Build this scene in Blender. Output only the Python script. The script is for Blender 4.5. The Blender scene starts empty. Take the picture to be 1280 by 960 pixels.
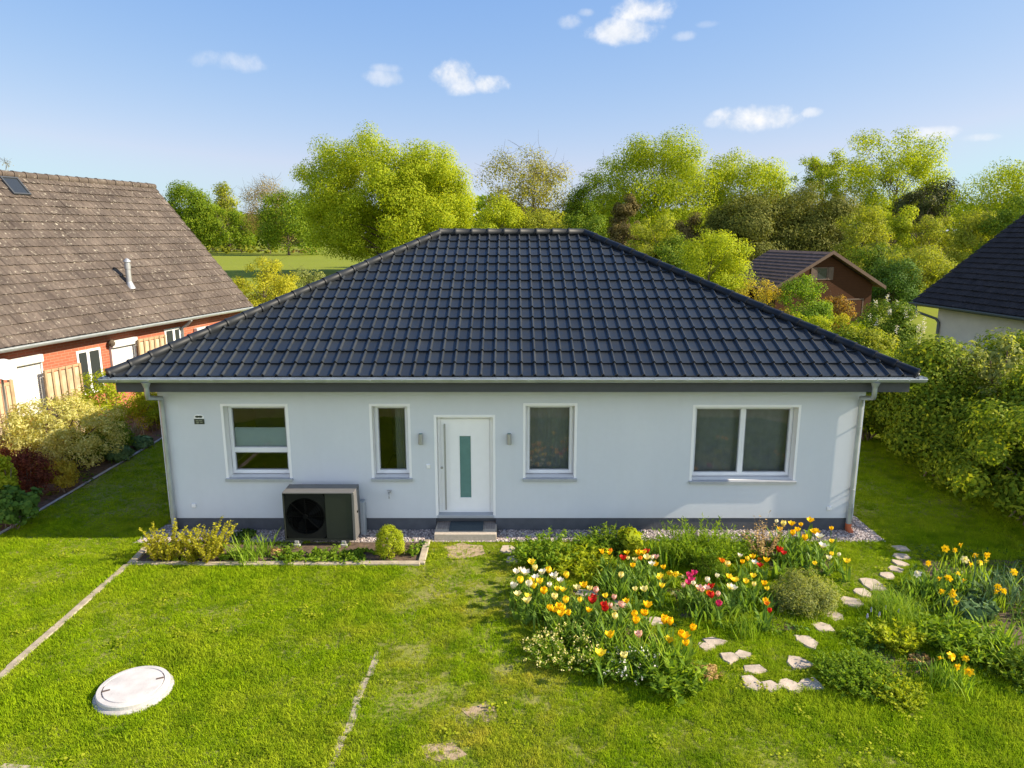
import bpy, bmesh, math, random
import numpy as np
from mathutils import Vector, Matrix
R = math.radians
rng = np.random.default_rng(11)
random.seed(11)
S = bpy.context.scene
COL = S.collection

# ------------------------------------------------------------------ camera maths
H = 5.95
F = 890.0
TH = R(12.05)
CT, ST = math.cos(TH), math.sin(TH)

def ray(px, py):
    a = (px - 640) / F
    b = (480 - py) / F
    return Vector((a, CT + b * ST, -ST + b * CT))

def gp(px, py, z=0.0):
    d = ray(px, py)
    t = (z - H) / d.z
    return Vector((d.x * t, d.y * t, z))

def yp(px, py, Y):
    d = ray(px, py)
    t = Y / d.y
    return Vector((d.x * t, Y, H + d.z * t))

def plane_hit(px, py, P, n):
    d = ray(px, py)
    O = Vector((0, 0, H))
    t = (P - O).dot(n) / d.dot(n)
    return O + d * t

# ------------------------------------------------------------------ materials
class NB:
    def __init__(s, nt):
        s.nt = nt
    def n(s, typ, ins=None, **kw):
        nd = s.nt.nodes.new(typ)
        for k, v in kw.items():
            setattr(nd, k, v)
        for k, v in (ins or {}).items():
            sock = nd.inputs[k]
            if isinstance(v, bpy.types.NodeSocket):
                s.nt.links.new(v, sock)
            else:
                sock.default_value = v
        return nd
    def link(s, a, b):
        s.nt.links.new(a, b)
    def math(s, op, a, b=None, c=None, clamp=False):
        ins = {0: a}
        if b is not None: ins[1] = b
        if c is not None: ins[2] = c
        nd = s.n('ShaderNodeMath', ins, operation=op)
        nd.use_clamp = clamp
        return nd.outputs[0]
    def mix(s, f, a, b, blend='MIX'):
        nd = s.n('ShaderNodeMix', data_type='RGBA', blend_type=blend)
        for i, v in ((0, f), (6, a), (7, b)):
            if isinstance(v, bpy.types.NodeSocket):
                s.nt.links.new(v, nd.inputs[i])
            else:
                nd.inputs[i].default_value = v if i == 0 else (*v[:3], 1)
        return nd.outputs[2]
    def ramp(s, f, stops):
        nd = s.n('ShaderNodeValToRGB', {'Fac': f})
        el = nd.color_ramp.elements
        while len(el) < len(stops):
            el.new(0.5)
        for e, (p, c) in zip(el, stops):
            e.position = p
            e.color = (*c, 1) if len(c) == 3 else c
        return nd.outputs[0]
    def noise(s, vec, scale, detail=4, rough=0.55, dist=0.0):
        nd = s.n('ShaderNodeTexNoise', {'Scale': scale, 'Detail': detail, 'Roughness': rough, 'Distortion': dist})
        if vec is not None:
            s.link(vec, nd.inputs['Vector'])
        return nd.outputs['Fac']
    def mapr(s, v, a, b, c, d):
        return s.n('ShaderNodeMapRange', {0: v, 1: a, 2: b, 3: c, 4: d}).outputs[0]

def new_mat(name):
    m = bpy.data.materials.new(name)
    m.use_nodes = True
    nt = m.node_tree
    nt.nodes.clear()
    b = NB(nt)
    out = b.n('ShaderNodeOutputMaterial')
    p = b.n('ShaderNodeBsdfPrincipled')
    b.link(p.outputs[0], out.inputs[0])
    return m, b, p, out

def pos(b):
    return b.n('ShaderNodeNewGeometry').outputs['Position']
def objc(b):
    return b.n('ShaderNodeTexCoord').outputs['Object']

def simple(name, col, rough=0.6, metal=0.0, var=0.12, scale=6.0, bump=0.0, bscale=60.0, spec=0.5):
    m, b, p, o = new_mat(name)
    v = pos(b)
    f = b.noise(v, scale, 5)
    lo = [c * (1 - var) for c in col]
    hi = [min(1, c * (1 + var)) for c in col]
    c = b.mix(b.mapr(f, 0.3, 0.7, 0, 1), lo, hi)
    b.link(c, p.inputs['Base Color'])
    p.inputs['Roughness'].default_value = rough
    p.inputs['Metallic'].default_value = metal
    p.inputs['Specular IOR Level'].default_value = spec
    if bump > 0:
        bn = b.n('ShaderNodeBump', {'Strength': bump, 'Distance': 0.01, 'Height': b.noise(v, bscale, 3)})
        b.link(bn.outputs[0], p.inputs['Normal'])
    return m

def leafmat(name, c1, c2, c3=None, trans=0.5, rough=0.6, spec=0.1, gain=1.65):
    m, b, p, o = new_mat(name)
    g = b.n('ShaderNodeNewGeometry')
    rnd = g.outputs['Random Per Island']
    c3 = c3 or c2
    c1, c2, c3 = [tuple(min(.9, x*gain*k) for x, k in zip(q, (1.04, 1.03, .72) if gain > 1 else (1,1,1))) for q in (c1, c2, c3)]
    col = b.ramp(rnd, [(0.0, c1), (0.6, c2), (1.0, c3)])
    big = b.noise(g.outputs['Position'], 0.7, 3)
    col = b.mix(b.mapr(big, 0.3, 0.7, 0.0, 0.45), col, c1)
    b.link(col, p.inputs['Base Color'])
    p.inputs['Roughness'].default_value = rough
    p.inputs['Specular IOR Level'].default_value = spec
    tr = b.n('ShaderNodeBsdfTranslucent')
    col2 = b.mix(1.0, col, (1.25, 1.2, 0.4), 'MULTIPLY')
    b.link(col2, tr.inputs['Color'])
    ms = b.n('ShaderNodeMixShader', {0: trans})
    b.link(p.outputs[0], ms.inputs[1])
    b.link(tr.outputs[0], ms.inputs[2])
    b.link(ms.outputs[0], o.inputs[0])
    return m

M = {}
def mk_mats():
    # rendered wall
    m, b, p, o = new_mat('wall_render'); v = pos(b)
    f = b.noise(v, 0.6, 4); f2 = b.noise(v, 9, 4)
    c = b.mix(b.mapr(f, 0.3, 0.7, 0, 1), (0.57, 0.60, 0.625), (0.615, 0.645, 0.665))
    c = b.mix(b.mapr(f2, 0.35, 0.75, 0, 0.25), c, (0.55, 0.58, 0.60))
    mp = b.n('ShaderNodeMapping', {'Vector': v, 'Scale': (5, 5, .35)})
    c = b.mix(b.mapr(b.noise(mp.outputs[0], 1.0, 5, .6), .5, .75, 0, .08), c, (.46, .47, .46))
    b.link(c, p.inputs['Base Color']); p.inputs['Roughness'].default_value = 0.9
    p.inputs['Specular IOR Level'].default_value = 0.2
    bn = b.n('ShaderNodeBump', {'Strength': 0.5, 'Distance': 0.004, 'Height': b.noise(v, 160, 3)})
    b.link(bn.outputs[0], p.inputs['Normal']); M['wall'] = m
    M['plinth'] = simple('plinth_coat', (0.075, 0.082, 0.095), 0.85, var=0.15, scale=5, bump=0.3, bscale=150)
    M['white'] = simple('white_paint', (0.80, 0.80, 0.79), 0.45, var=0.02)
    M['frame'] = simple('pvc_frame', (0.74, 0.75, 0.76), 0.3, var=0.02)
    M['frame_grey'] = simple('grey_profile', (0.36, 0.38, 0.40), 0.35, var=0.03)
    M['sill'] = simple('aluminium_sill', (0.42, 0.44, 0.47), 0.4, metal=0.3, var=0.06)
    M['door'] = simple('door_white', (0.82, 0.82, 0.81), 0.35, var=0.015)
    M['steel'] = simple('brushed_steel', (0.42, 0.42, 0.42), 0.4, metal=0.5, var=0.05)
    M['zinc'] = simple('zinc_sheet', (0.42, 0.45, 0.46), 0.42, metal=0.55, var=0.14, scale=4)
    M['fascia'] = simple('anthracite_board', (0.045, 0.05, 0.056), 0.55, var=0.1)
    M['black'] = simple('black_plastic', (0.003, 0.0035, 0.0035), 0.8, var=0.2, spec=.06)
    M['blackgrille'] = simple('dark_grille', (0.006, 0.007, 0.006), 0.6, var=0.2, spec=.2)
    M['pump'] = simple('graphite_panel', (0.16, 0.155, 0.15), 0.45, metal=0.3, var=0.06)
    M['pump_front'] = simple('dark_panel', (0.016, 0.020, 0.016), 0.45, var=0.1)
    M['duct'] = simple('grey_duct', (0.30, 0.33, 0.36), 0.5, var=0.06)
    M['dgut'] = simple('dark_zinc', (0.11, 0.125, 0.13), 0.5, metal=0.3, var=0.1)
    M['concrete'] = simple('concrete', (0.38, 0.36, 0.335), 0.9, var=0.16, scale=12, bump=0.4, bscale=90)
    M['manhole'] = simple('pale_cover', (0.50, 0.475, 0.45), 0.8, var=0.16, scale=5, bump=0.15, bscale=90)
    M['kerb'] = simple('edging_stone', (0.36, 0.30, 0.215), 0.9, var=0.25, scale=7, bump=0.5, bscale=70)
    M['stone'] = simple('sandstone_slab', (0.42, 0.345, 0.265), 0.95, var=0.3, scale=5, bump=0.6, bscale=40)
    M['step'] = simple('paving_step', (0.42, 0.36, 0.29), 0.85, var=0.12, scale=18, bump=0.3, bscale=120)
    M['mat'] = simple('doormat_fibre', (0.055, 0.075, 0.085), 0.95, var=0.25, scale=80, bump=0.6, bscale=200)
    M['wood'] = simple('weathered_timber', (0.36, 0.25, 0.14), 0.8, var=0.25, scale=4)
    M['shutter'] = simple('shutter_white', (0.62, 0.61, 0.585), 0.5, var=0.02)
    M['terracotta'] = simple('orange_pipe', (0.45, 0.11, 0.04), 0.5, var=0.1)
    M['curtain_or_sheet'] = simple('sheer_curtain', (0.30, 0.33, 0.27), 0.9, var=0.1)
    M['reflect_sheet'] = simple('grey_reflection_sheet', (0.34, 0.37, 0.38), 0.9, var=0.1)  # grey of the glass reflections put into a sheet's colour
    M['blind'] = simple('frosted_blind', (0.60, 0.72, 0.72), 0.9, var=0.03)
    M['interior'] = simple('interior_plaster', (0.27, 0.31, 0.34), 0.9, var=0.1)
    M['frosted'] = simple('frosted_glass', (0.10, 0.21, 0.20), 0.25, var=0.08, spec=0.6)
    M['cream'] = simple('cream_render', (0.62, 0.56, 0.47), 0.9, var=0.07, scale=2, bump=0.2)
    M['plaque_dark'] = simple('plaque_dark', (0.035, 0.045, 0.032), 0.4, var=0.1)
    M['plaque_white'] = simple('plaque_enamel', (0.76, 0.77, 0.76), 0.35, var=0.02)
    M['plaque_text'] = simple('plaque_lettering', (0.30, 0.32, 0.22), 0.5, var=0.05)
    M['bark'] = simple('bark', (0.10, 0.075, 0.05), 0.95, var=0.35, scale=9, bump=0.6, bscale=25)
    M['twig'] = simple('twig', (0.17, 0.125, 0.085), 0.9, var=0.3, scale=9)
    M['soil'] = simple('garden_soil', (0.10, 0.066, 0.042), 1.0, var=0.5, scale=10, bump=0.9, bscale=45)
    # roof tiles
    m, b, p, o = new_mat('anthracite_tile'); v = pos(b)
    f = b.noise(v, 2.2, 4)
    tn = b.n('ShaderNodeAttribute', attribute_name='tone').outputs['Fac']
    c = b.mix(b.math('ADD', b.math('MULTIPLY', f, .5), b.math('MULTIPLY', tn, .5)), (0.009, 0.012, 0.015), (0.022, 0.027, 0.032))
    du = b.noise(v, 5.5, 6, .75); c = b.mix(b.mapr(du, .62, .8, 0, .3), c, (.08, .08, .075))
    b.link(c, p.inputs['Base Color'])
    b.link(b.mapr(b.noise(v, 7, 3), 0.3, 0.7, 0.36, 0.54), p.inputs['Roughness'])
    p.inputs['Specular IOR Level'].default_value = 0.55
    M['tile'] = m
    M['cap'] = simple('hip_cap_tile', (0.010, 0.0125, 0.016), 0.55, var=.3, scale=3, spec=.35)
    # old grey-brown roof
    m, b, p, o = new_mat('weathered_tile'); v = pos(b)
    f = b.noise(v, 1.3, 6, 0.65)
    c = b.ramp(f, [(0.28, (0.060, 0.046, 0.038)), (0.5, (0.103, 0.081, 0.066)), (0.72, (0.162, 0.129, 0.105))])
    lich = b.noise(v, 9, 6, 0.7)
    tn = b.n('ShaderNodeAttribute', attribute_name='tone').outputs['Fac']
    c = b.mix(b.math('MULTIPLY', tn, .35), c, (.06, .05, .045))
    c = b.mix(b.mapr(lich, 0.58, 0.68, 0, 0.8), c, (0.42, 0.38, 0.30))
    dirt = b.noise(v, 3.1, 5, 0.7)
    c = b.mix(b.mapr(dirt, 0.55, 0.72, 0, 0.6), c, (0.08, 0.065, 0.055))
    b.link(c, p.inputs['Base Color']); p.inputs['Roughness'].default_value = 0.9
    p.inputs['Specular IOR Level'].default_value = 0.2
    M['oldtile'] = m
    m, b, p, o = new_mat('dark_brown_tile'); v = pos(b)
    f = b.noise(v, 3, 6, 0.7)
    c = b.ramp(f, [(0.3, (0.020, 0.017, 0.016)), (0.6, (0.038, 0.032, 0.030)), (0.8, (0.07, 0.06, 0.055))])
    b.link(c, p.inputs['Base Color']); p.inputs['Roughness'].default_value = 0.85; p.inputs['Specular IOR Level'].default_value = .15
    M['darktile'] = m
    M['cabinroof'] = simple('brown_shingle', (0.085, 0.06, 0.05), 0.85, var=0.3, scale=4, spec=.15)
    # brick
    m, b, p, o = new_mat('red_brick'); v = objc(b)
    mp = b.n('ShaderNodeMapping', {'Vector': v, 'Rotation': (R(90), 0, 0)})
    bt = b.n('ShaderNodeTexBrick', {'Vector': mp.outputs[0], 'Color1': (0.40, 0.105, 0.052, 1), 'Color2': (0.32, 0.082, 0.042, 1),
             'Mortar': (0.34, 0.17, 0.11, 1), 'Scale': 1.0, 'Mortar Size': 0.009, 'Brick Width': 0.25, 'Row Height': 0.083})
    b.link(bt.outputs[0], p.inputs['Base Color']); p.inputs['Roughness'].default_value = 0.9
    M['brick'] = m
    # dark stained cabin planks
    m, b, p, o = new_mat('stained_planks'); v = objc(b)
    sx = b.n('ShaderNodeSeparateXYZ', {0: v})
    fr = b.math('FRACT', b.math('MULTIPLY', sx.outputs[2], 6.0))
    gap = b.math('LESS_THAN', fr, 0.1)
    c = b.mix(b.noise(v, 3, 4), (0.042, 0.018, 0.009), (0.062, 0.027, 0.013))
    c = b.mix(gap, c, (0.04, 0.016, 0.01))
    b.link(c, p.inputs['Base Color']); p.inputs['Roughness'].default_value = 0.9; p.inputs['Specular IOR Level'].default_value = .1
    M['planks'] = m
    # glass
    m, b, p, o = new_mat('window_glass')
    gl = b.n('ShaderNodeBsdfGlossy', {'Color': (1, 1, 1, 1), 'Roughness': 0.0})
    tr = b.n('ShaderNodeBsdfTransparent', {'Color': (0.62, 0.65, 0.66, 1)})
    fz = b.n('ShaderNodeFresnel', {'IOR': 1.5})
    fac = b.math('MULTIPLY_ADD', fz.outputs[0], 1.5, 0.0, clamp=True)
    ms = b.n('ShaderNodeMixShader', {0: fac})
    b.link(tr.outputs[0], ms.inputs[1]); b.link(gl.outputs[0], ms.inputs[2]); b.link(ms.outputs[0], o.inputs[0])
    M['glass'] = m
    # gravel
    m, b, p, o = new_mat('gravel_bed'); v = pos(b)
    vo = b.n('ShaderNodeTexVoronoi', {'Vector': v, 'Scale': 28.0})
    c = b.ramp(b.n('ShaderNodeSeparateColor', {0: vo.outputs['Color']}).outputs[0],
               [(0.0, (0.14, 0.12, 0.11)), (0.5, (0.32, 0.27, 0.25)), (1.0, (0.52, 0.46, 0.43))])
    b.link(c, p.inputs['Base Color']); p.inputs['Roughness'].default_value = 0.9
    bn = b.n('ShaderNodeBump', {'Strength': 1.0, 'Distance': 0.03, 'Height': b.math('MULTIPLY', vo.outputs['Distance'], -1.0)})
    b.link(bn.outputs[0], p.inputs['Normal'])
    M['gravel'] = m
    m, b, p, o = new_mat('pebble'); g = b.n('ShaderNodeObjectInfo')
    c = b.ramp(g.outputs['Random'], [(0.0, (0.13, 0.11, 0.11)), (0.5, (0.33, 0.27, 0.25)), (1.0, (0.58, 0.52, 0.49))])
    b.link(c, p.inputs['Base Color']); p.inputs['Roughness'].default_value = 0.8
    M['pebble'] = m
    # ground under and beyond the lawn
    m, b, p, o = new_mat('ground_turf'); v = pos(b)
    f = b.noise(v, 0.02, 4); f2 = b.noise(v, 1.2, 6, 0.65); f3 = b.noise(v, 25, 5, 0.7)
    c = b.mix(b.mapr(f, 0.35, 0.65, 0, 1), (0.17, 0.215, 0.012), (0.21, 0.245, 0.018))
    c = b.mix(b.mapr(f2, 0.4, 0.7, 0, 0.6), c, (0.20, 0.185, 0.06))
    ea = b.mix(b.noise(v, 40, 4), (0.26, 0.19, 0.10), (0.44, 0.35, 0.21))
    near = b.math('LESS_THAN', b.n('ShaderNodeVectorMath', {0: v}, operation='LENGTH').outputs['Value'], 26.0)
    c = b.mix(b.math('MULTIPLY', near, b.mapr(f2, 0.33, 0.6, .0, .35)), c, ea)
    c = b.mix(b.mapr(f3, 0.45, 0.7, 0, 0.35), c, (0.08, 0.12, 0.02))
    b.link(c, p.inputs['Base Color']); p.inputs['Roughness'].default_value = 1.0
    p.inputs['Specular IOR Level'].default_value = 0.1
    bn = b.n('ShaderNodeBump', {'Strength': 0.8, 'Distance': 0.03, 'Height': f3}); b.link(bn.outputs[0], p.inputs['Normal'])
    M['ground'] = m
    # bare sandy earth
    m, b, p, o = new_mat('bare_earth'); v = pos(b)
    f = b.noise(v, 14, 6, 0.7)
    c = b.ramp(f, [(0.3, (0.20, 0.135, 0.075)), (0.55, (0.36, 0.27, 0.165)), (0.8, (0.46, 0.37, 0.25))])
    b.link(c, p.inputs['Base Color']); p.inputs['Roughness'].default_value = 1.0
    bn = b.n('ShaderNodeBump', {'Strength': 0.6, 'Distance': 0.02, 'Height': b.noise(v, 40, 4)}); b.link(bn.outputs[0], p.inputs['Normal'])
    M['earth'] = m
    # grass blades
    def grassm(nm, a, bb, dry):
        m, b, p, o = new_mat(nm)
        g = b.n('ShaderNodeNewGeometry'); v = g.outputs['Position']
        oi = b.n('ShaderNodeObjectInfo')
        c = b.mix(oi.outputs['Random'], a, bb)
        f = b.noise(oi.outputs['Location'], 0.9, 6, 0.7)
        lx = b.n('ShaderNodeSeparateXYZ', {0: oi.outputs['Location']}).outputs[0]
        strip = b.math('ADD', .28, b.math('MULTIPLY', .72, b.math('POWER', 2.718, b.math('MULTIPLY', -1.0, b.math('POWER', b.math('DIVIDE', b.math('ADD', lx, .1), 2.1), 2.0)))))
        c = b.mix(b.math('MULTIPLY', strip, b.mapr(f, 0.42, 0.68, 0, 0.95)), c, dry)
        f4 = b.noise(oi.outputs['Location'], 2.6, 4, 0.6)
        c = b.mix(b.mapr(f4, 0.45, 0.7, 0, 0.75), c, (a[0] * 0.5, a[1] * 0.62, a[2] * 0.6))
        b.link(c, p.inputs['Base Color']); p.inputs['Roughness'].default_value = 0.7
        p.inputs['Specular IOR Level'].default_value = 0.06
        tr = b.n('ShaderNodeBsdfTranslucent'); b.link(c, tr.inputs[0])
        ms = b.n('ShaderNodeMixShader', {0: 0.35})
        b.link(p.outputs[0], ms.inputs[1]); b.link(tr.outputs[0], ms.inputs[2]); b.link(ms.outputs[0], o.inputs[0])
        return m
    M['grass'] = grassm('grass_blade', (0.205, 0.335, 0.006), (0.36, 0.48, 0.008), (0.54, 0.48, 0.05))
    M['straw'] = simple('dry_stalk', (0.34, 0.27, 0.15), 0.9, var=0.3, scale=15)
    # leaves
    L = leafmat
    M['l_oak'] = L('leaf_fresh_oak', (0.12, 0.17, 0.012), (0.22, 0.26, 0.016), (0.30, 0.31, 0.025))
    M['l_oak2'] = L('leaf_lime', (0.14, 0.19, 0.014), (0.25, 0.29, 0.018), (0.33, 0.33, 0.03))
    M['l_dark'] = L('leaf_dark_oak', (0.06, 0.105, 0.012), (0.12, 0.17, 0.015), (0.19, 0.225, 0.02))
    M['l_sparse'] = L('leaf_budding', (0.15, 0.15, 0.035), (0.23, 0.22, 0.05), (0.29, 0.27, 0.07))
    M['l_brown'] = L('leaf_bud_brown', (0.17, 0.125, 0.065), (0.24, 0.18, 0.09), (0.26, 0.23, 0.09))
    M['l_juniper'] = L('needle_juniper', (0.065, 0.078, 0.02), (0.11, 0.118, 0.03), (0.17, 0.16, 0.045), trans=0.25)
    M['l_rust'] = L('needle_rust', (0.06, 0.045, 0.022), (0.10, 0.08, 0.035), (0.12, 0.10, 0.04), trans=0.1)
    M['l_pine'] = L('needle_pine', (0.03, 0.04, 0.018), (0.055, 0.06, 0.022), (0.09, 0.08, 0.03), trans=0.08)
    M['l_olive'] = L('leaf_olive', (0.13, 0.155, 0.024), (0.21, 0.23, 0.034), (0.29, 0.29, 0.05))
    M['l_yellow'] = L('leaf_yellowgreen', (0.20, 0.20, 0.02), (0.30, 0.29, 0.03), (0.36, 0.33, 0.05))
    M['l_hedge'] = L('leaf_hedge', (0.042, 0.078, 0.010), (0.085, 0.13, 0.013), (0.17, 0.20, 0.02), trans=.3)
    M['l_hedge2'] = L('leaf_hedge_light', (0.055, 0.092, 0.011), (0.125, 0.17, 0.014), (0.26, 0.27, 0.024), trans=.4)
    M['l_green'] = L('leaf_garden', (0.07, 0.13, 0.016), (0.13, 0.20, 0.022), (0.20, 0.26, 0.035))
    M['l_deep'] = L('leaf_deep', (0.03, 0.065, 0.014), (0.055, 0.105, 0.02), (0.09, 0.14, 0.03), trans=0.25)
    M['l_lime'] = L('leaf_bright', (0.15, 0.20, 0.016), (0.25, 0.28, 0.02), (0.33, 0.34, 0.04))
    M['l_blue'] = L('leaf_bluegreen', (0.05, 0.09, 0.05), (0.08, 0.13, 0.07), (0.12, 0.18, 0.09), trans=0.2)
    M['l_cream'] = L('leaf_variegated', (0.22, 0.22, 0.07), (0.42, 0.38, 0.20), (0.62, 0.55, 0.36))
    M['l_red'] = L('leaf_purple', (0.07, 0.022, 0.02), (0.13, 0.04, 0.035), (0.20, 0.07, 0.045))
    M['l_grey'] = L('leaf_greygreen', (0.12, 0.15, 0.06), (0.20, 0.22, 0.10), (0.28, 0.28, 0.14))
    M['l_dry'] = L('leaf_dry', (0.16, 0.10, 0.05), (0.30, 0.20, 0.11), (0.42, 0.31, 0.18), trans=0.15)
    M['l_copper'] = L('leaf_copper', (0.15, 0.08, 0.03), (0.24, 0.15, 0.05), (0.25, 0.22, 0.07))
    M['l_gold'] = L('leaf_gold', (0.24, 0.18, 0.03), (0.36, 0.28, 0.05), (0.34, 0.32, 0.06))
    M['l_tulip'] = L('leaf_tulip', (0.07, 0.13, 0.03), (0.11, 0.18, 0.04), (0.15, 0.23, 0.06), rough=0.4)
    M['l_strap'] = L('leaf_strap', (0.09, 0.16, 0.02), (0.15, 0.23, 0.03), (0.22, 0.28, 0.05))
    M['p_white'] = L('petal_white', (0.72, 0.66, 0.55), (0.80, 0.76, 0.66), trans=0.25, gain=1.0)
    M['p_yellow'] = L('petal_yellow', (0.84, 0.62, 0.03), (0.88, 0.70, 0.05), trans=0.3, gain=1.0)
    M['p_deepyellow'] = L('petal_deep_yellow', (0.84, 0.50, 0.008), (0.88, 0.58, 0.012), trans=0.3, gain=1.0)
    M['p_pale'] = L('petal_pale_yellow', (0.80, 0.68, 0.22), (0.82, 0.74, 0.36), trans=0.3, gain=1.0)
    M['p_red'] = L('petal_red', (0.48, 0.02, 0.015), (0.58, 0.03, 0.02), trans=0.25, gain=1.0)
    M['p_orange'] = L('petal_orange', (0.72, 0.17, 0.01), (0.80, 0.28, 0.015), trans=0.3, gain=1.0)
    M['p_magenta'] = L('petal_magenta', (0.52, 0.03, 0.14), (0.62, 0.05, 0.20), trans=0.25, gain=1.0)
    M['p_pink'] = L('petal_pink', (0.72, 0.38, 0.34), (0.78, 0.50, 0.44), trans=0.25, gain=1.0)
    M['p_blue'] = L('petal_lavender', (0.30, 0.30, 0.48), (0.42, 0.42, 0.58), trans=0.2, gain=1.0)
mk_mats()

# ------------------------------------------------------------------ mesh helpers
def raw_mesh(name, V, faces_flat, loop_tot, mats=None, mat_idx=None, smooth=False):
    me = bpy.data.meshes.new(name)
    V = np.asarray(V, dtype=np.float32)
    faces_flat = np.asarray(faces_flat, dtype=np.int32).ravel()
    loop_tot = np.asarray(loop_tot, dtype=np.int32)
    me.vertices.add(len(V)); me.vertices.foreach_set('co', V.ravel())
    me.loops.add(len(faces_flat)); me.loops.foreach_set('vertex_index', faces_flat)
    me.polygons.add(len(loop_tot))
    st = np.concatenate(([0], np.cumsum(loop_tot)[:-1])).astype(np.int32)
    me.polygons.foreach_set('loop_start', st)
    me.polygons.foreach_set('loop_total', loop_tot)
    for m in (mats or []):
        me.materials.append(m)
    if mat_idx is not None:
        me.polygons.foreach_set('material_index', np.asarray(mat_idx, dtype=np.int32))
    if smooth:
        me.polygons.foreach_set('use_smooth', np.ones(len(loop_tot), dtype=bool))
    me.update(calc_edges=True)
    me.validate()
    return me

class MB:
    """collects shapes for ONE mesh object"""
    def __init__(s):
        s.v = []; s.f = []; s.mi = []; s.sm = []
    def add(s, verts, faces, mi=0, smooth=False):
        o = len(s.v)
        s.v.extend([tuple(v) for v in verts])
        for f in faces:
            s.f.append([i + o for i in f]); s.mi.append(mi); s.sm.append(smooth)
        return s
    def box(s, x0, x1, y0, y1, z0, z1, mi=0, bev=0.0, mtx=None):
        if bev > 0:
            b = min(bev, (x1-x0)*.45, (y1-y0)*.45, (z1-z0)*.45)
            bm = bmesh.new()
            bmesh.ops.create_cube(bm, size=1.0)
            for v in bm.verts:
                v.co = Vector(((x0+x1)/2 + v.co.x*(x1-x0), (y0+y1)/2 + v.co.y*(y1-y0), (z0+z1)/2 + v.co.z*(z1-z0)))
            bmesh.ops.bevel(bm, geom=bm.edges[:], offset=b, segments=1, affect='EDGES')
            bm.verts.index_update()
            vs = [v.co.copy() for v in bm.verts]; fs = [[v.index for v in f.verts] for f in bm.faces]
            bm.free()
        else:
            vs = [Vector(c) for c in ((x0,y0,z0),(x1,y0,z0),(x1,y1,z0),(x0,y1,z0),(x0,y0,z1),(x1,y0,z1),(x1,y1,z1),(x0,y1,z1))]
            fs = [(0,3,2,1),(4,5,6,7),(0,1,5,4),(1,2,6,5),(2,3,7,6),(3,0,4,7)]
        if mtx is not None:
            vs = [mtx @ v for v in vs]
        return s.add(vs, fs, mi)
    def tube(s, path, radii, n=8, mi=0, cap=True, smooth=True):
        path = [Vector(p) for p in path]
        if not isinstance(radii, (list, tuple)):
            radii = [radii] * len(path)
        vs = []; fs = []
        up = None
        for i, p in enumerate(path):
            if i == 0: t = path[1] - p
            elif i == len(path) - 1: t = p - path[i-1]
            else: t = (path[i+1] - p).normalized() + (p - path[i-1]).normalized()
            t.normalize()
            if up is None:
                up = Vector((0,0,1)) if abs(t.z) < 0.9 else Vector((1,0,0))
            a = t.cross(up)
            if a.length < 1e-4: a = t.cross(Vector((0,1,0)))
            a.normalize(); bb = a.cross(t).normalized(); up = bb
            for k in range(n):
                an = 2*math.pi*k/n
                vs.append(p + (a*math.cos(an) + bb*math.sin(an))*radii[i])
        for i in range(len(path)-1):
            for k in range(n):
                fs.append((i*n+k, i*n+(k+1)%n, (i+1)*n+(k+1)%n, (i+1)*n+k))
        s.add(vs, fs, mi, smooth)
        if cap:
            s.add([vs[k] for k in range(n)], [list(range(n))[::-1]], mi)
            s.add([vs[-n+k] for k in range(n)], [list(range(n))], mi)
        return s
    def lathe(s, prof, c=(0,0,0), n=32, mi=0, smooth=False):
        vs = []; fs = []
        for r, z in prof:
            for k in range(n):
                an = 2*math.pi*k/n
                vs.append((c[0]+r*math.cos(an), c[1]+r*math.sin(an), c[2]+z))
        for i in range(len(prof)-1):
            for k in range(n):
                fs.append((i*n+k, i*n+(k+1)%n, (i+1)*n+(k+1)%n, (i+1)*n+k))
        fs.append(list(range(n))[::-1]); fs.append([(len(prof)-1)*n+k for k in range(n)])
        return s.add(vs, fs, mi, smooth)
    def prism(s, poly, z0, z1, mi=0):
        n = len(poly)
        vs = [(p[0], p[1], z0) for p in poly] + [(p[0], p[1], z1) for p in poly]
        fs = [list(range(n))[::-1], list(range(n, 2*n))] + [(i, (i+1)%n, n+(i+1)%n, n+i) for i in range(n)]
        return s.add(vs, fs, mi)
    def build(s, name, mats, parent=None, loc=None):
        if not isinstance(mats, (list, tuple)): mats = [mats]
        flat = [i for f in s.f for i in f]
        me = raw_mesh(name, s.v, flat, [len(f) for f in s.f], mats, s.mi)
        me.polygons.foreach_set('use_smooth', s.sm)
        o = bpy.data.objects.new(name, me); COL.objects.link(o)
        if parent is not None: o.parent = parent
        if loc is not None: o.location = loc
        return o

def meshobj(name, me, parent=None):
    o = bpy.data.objects.new(name, me); COL.objects.link(o)
    if parent is not None: o.parent = parent
    return o

def tag(o, label=None, cat=None, group=None, kind=None):
    if label: o['label'] = label
    if cat: o['category'] = cat
    if group: o['group'] = group
    if kind: o['kind'] = kind
    return o

def empty(name, label=None, cat=None, loc=(0,0,0), rz=0, group=None):
    o = bpy.data.objects.new(name, None); COL.objects.link(o)
    o.location = loc; o.rotation_euler = (0,0,rz)
    o.empty_display_size = 0.2
    return tag(o, label, cat, group)

# value noise in numpy
_G = rng.random((64, 64))
def vnoise(x, y, s=1.0):
    x = np.asarray(x)*s + 100.3; y = np.asarray(y)*s + 57.7
    xi = np.floor(x).astype(int); yi = np.floor(y).astype(int)
    fx = x - xi; fy = y - yi
    fx = fx*fx*(3-2*fx); fy = fy*fy*(3-2*fy)
    g = lambda a, b: _G[a % 64, b % 64]
    return (g(xi,yi)*(1-fx)+g(xi+1,yi)*fx)*(1-fy) + (g(xi,yi+1)*(1-fx)+g(xi+1,yi+1)*fx)*fy

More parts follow.
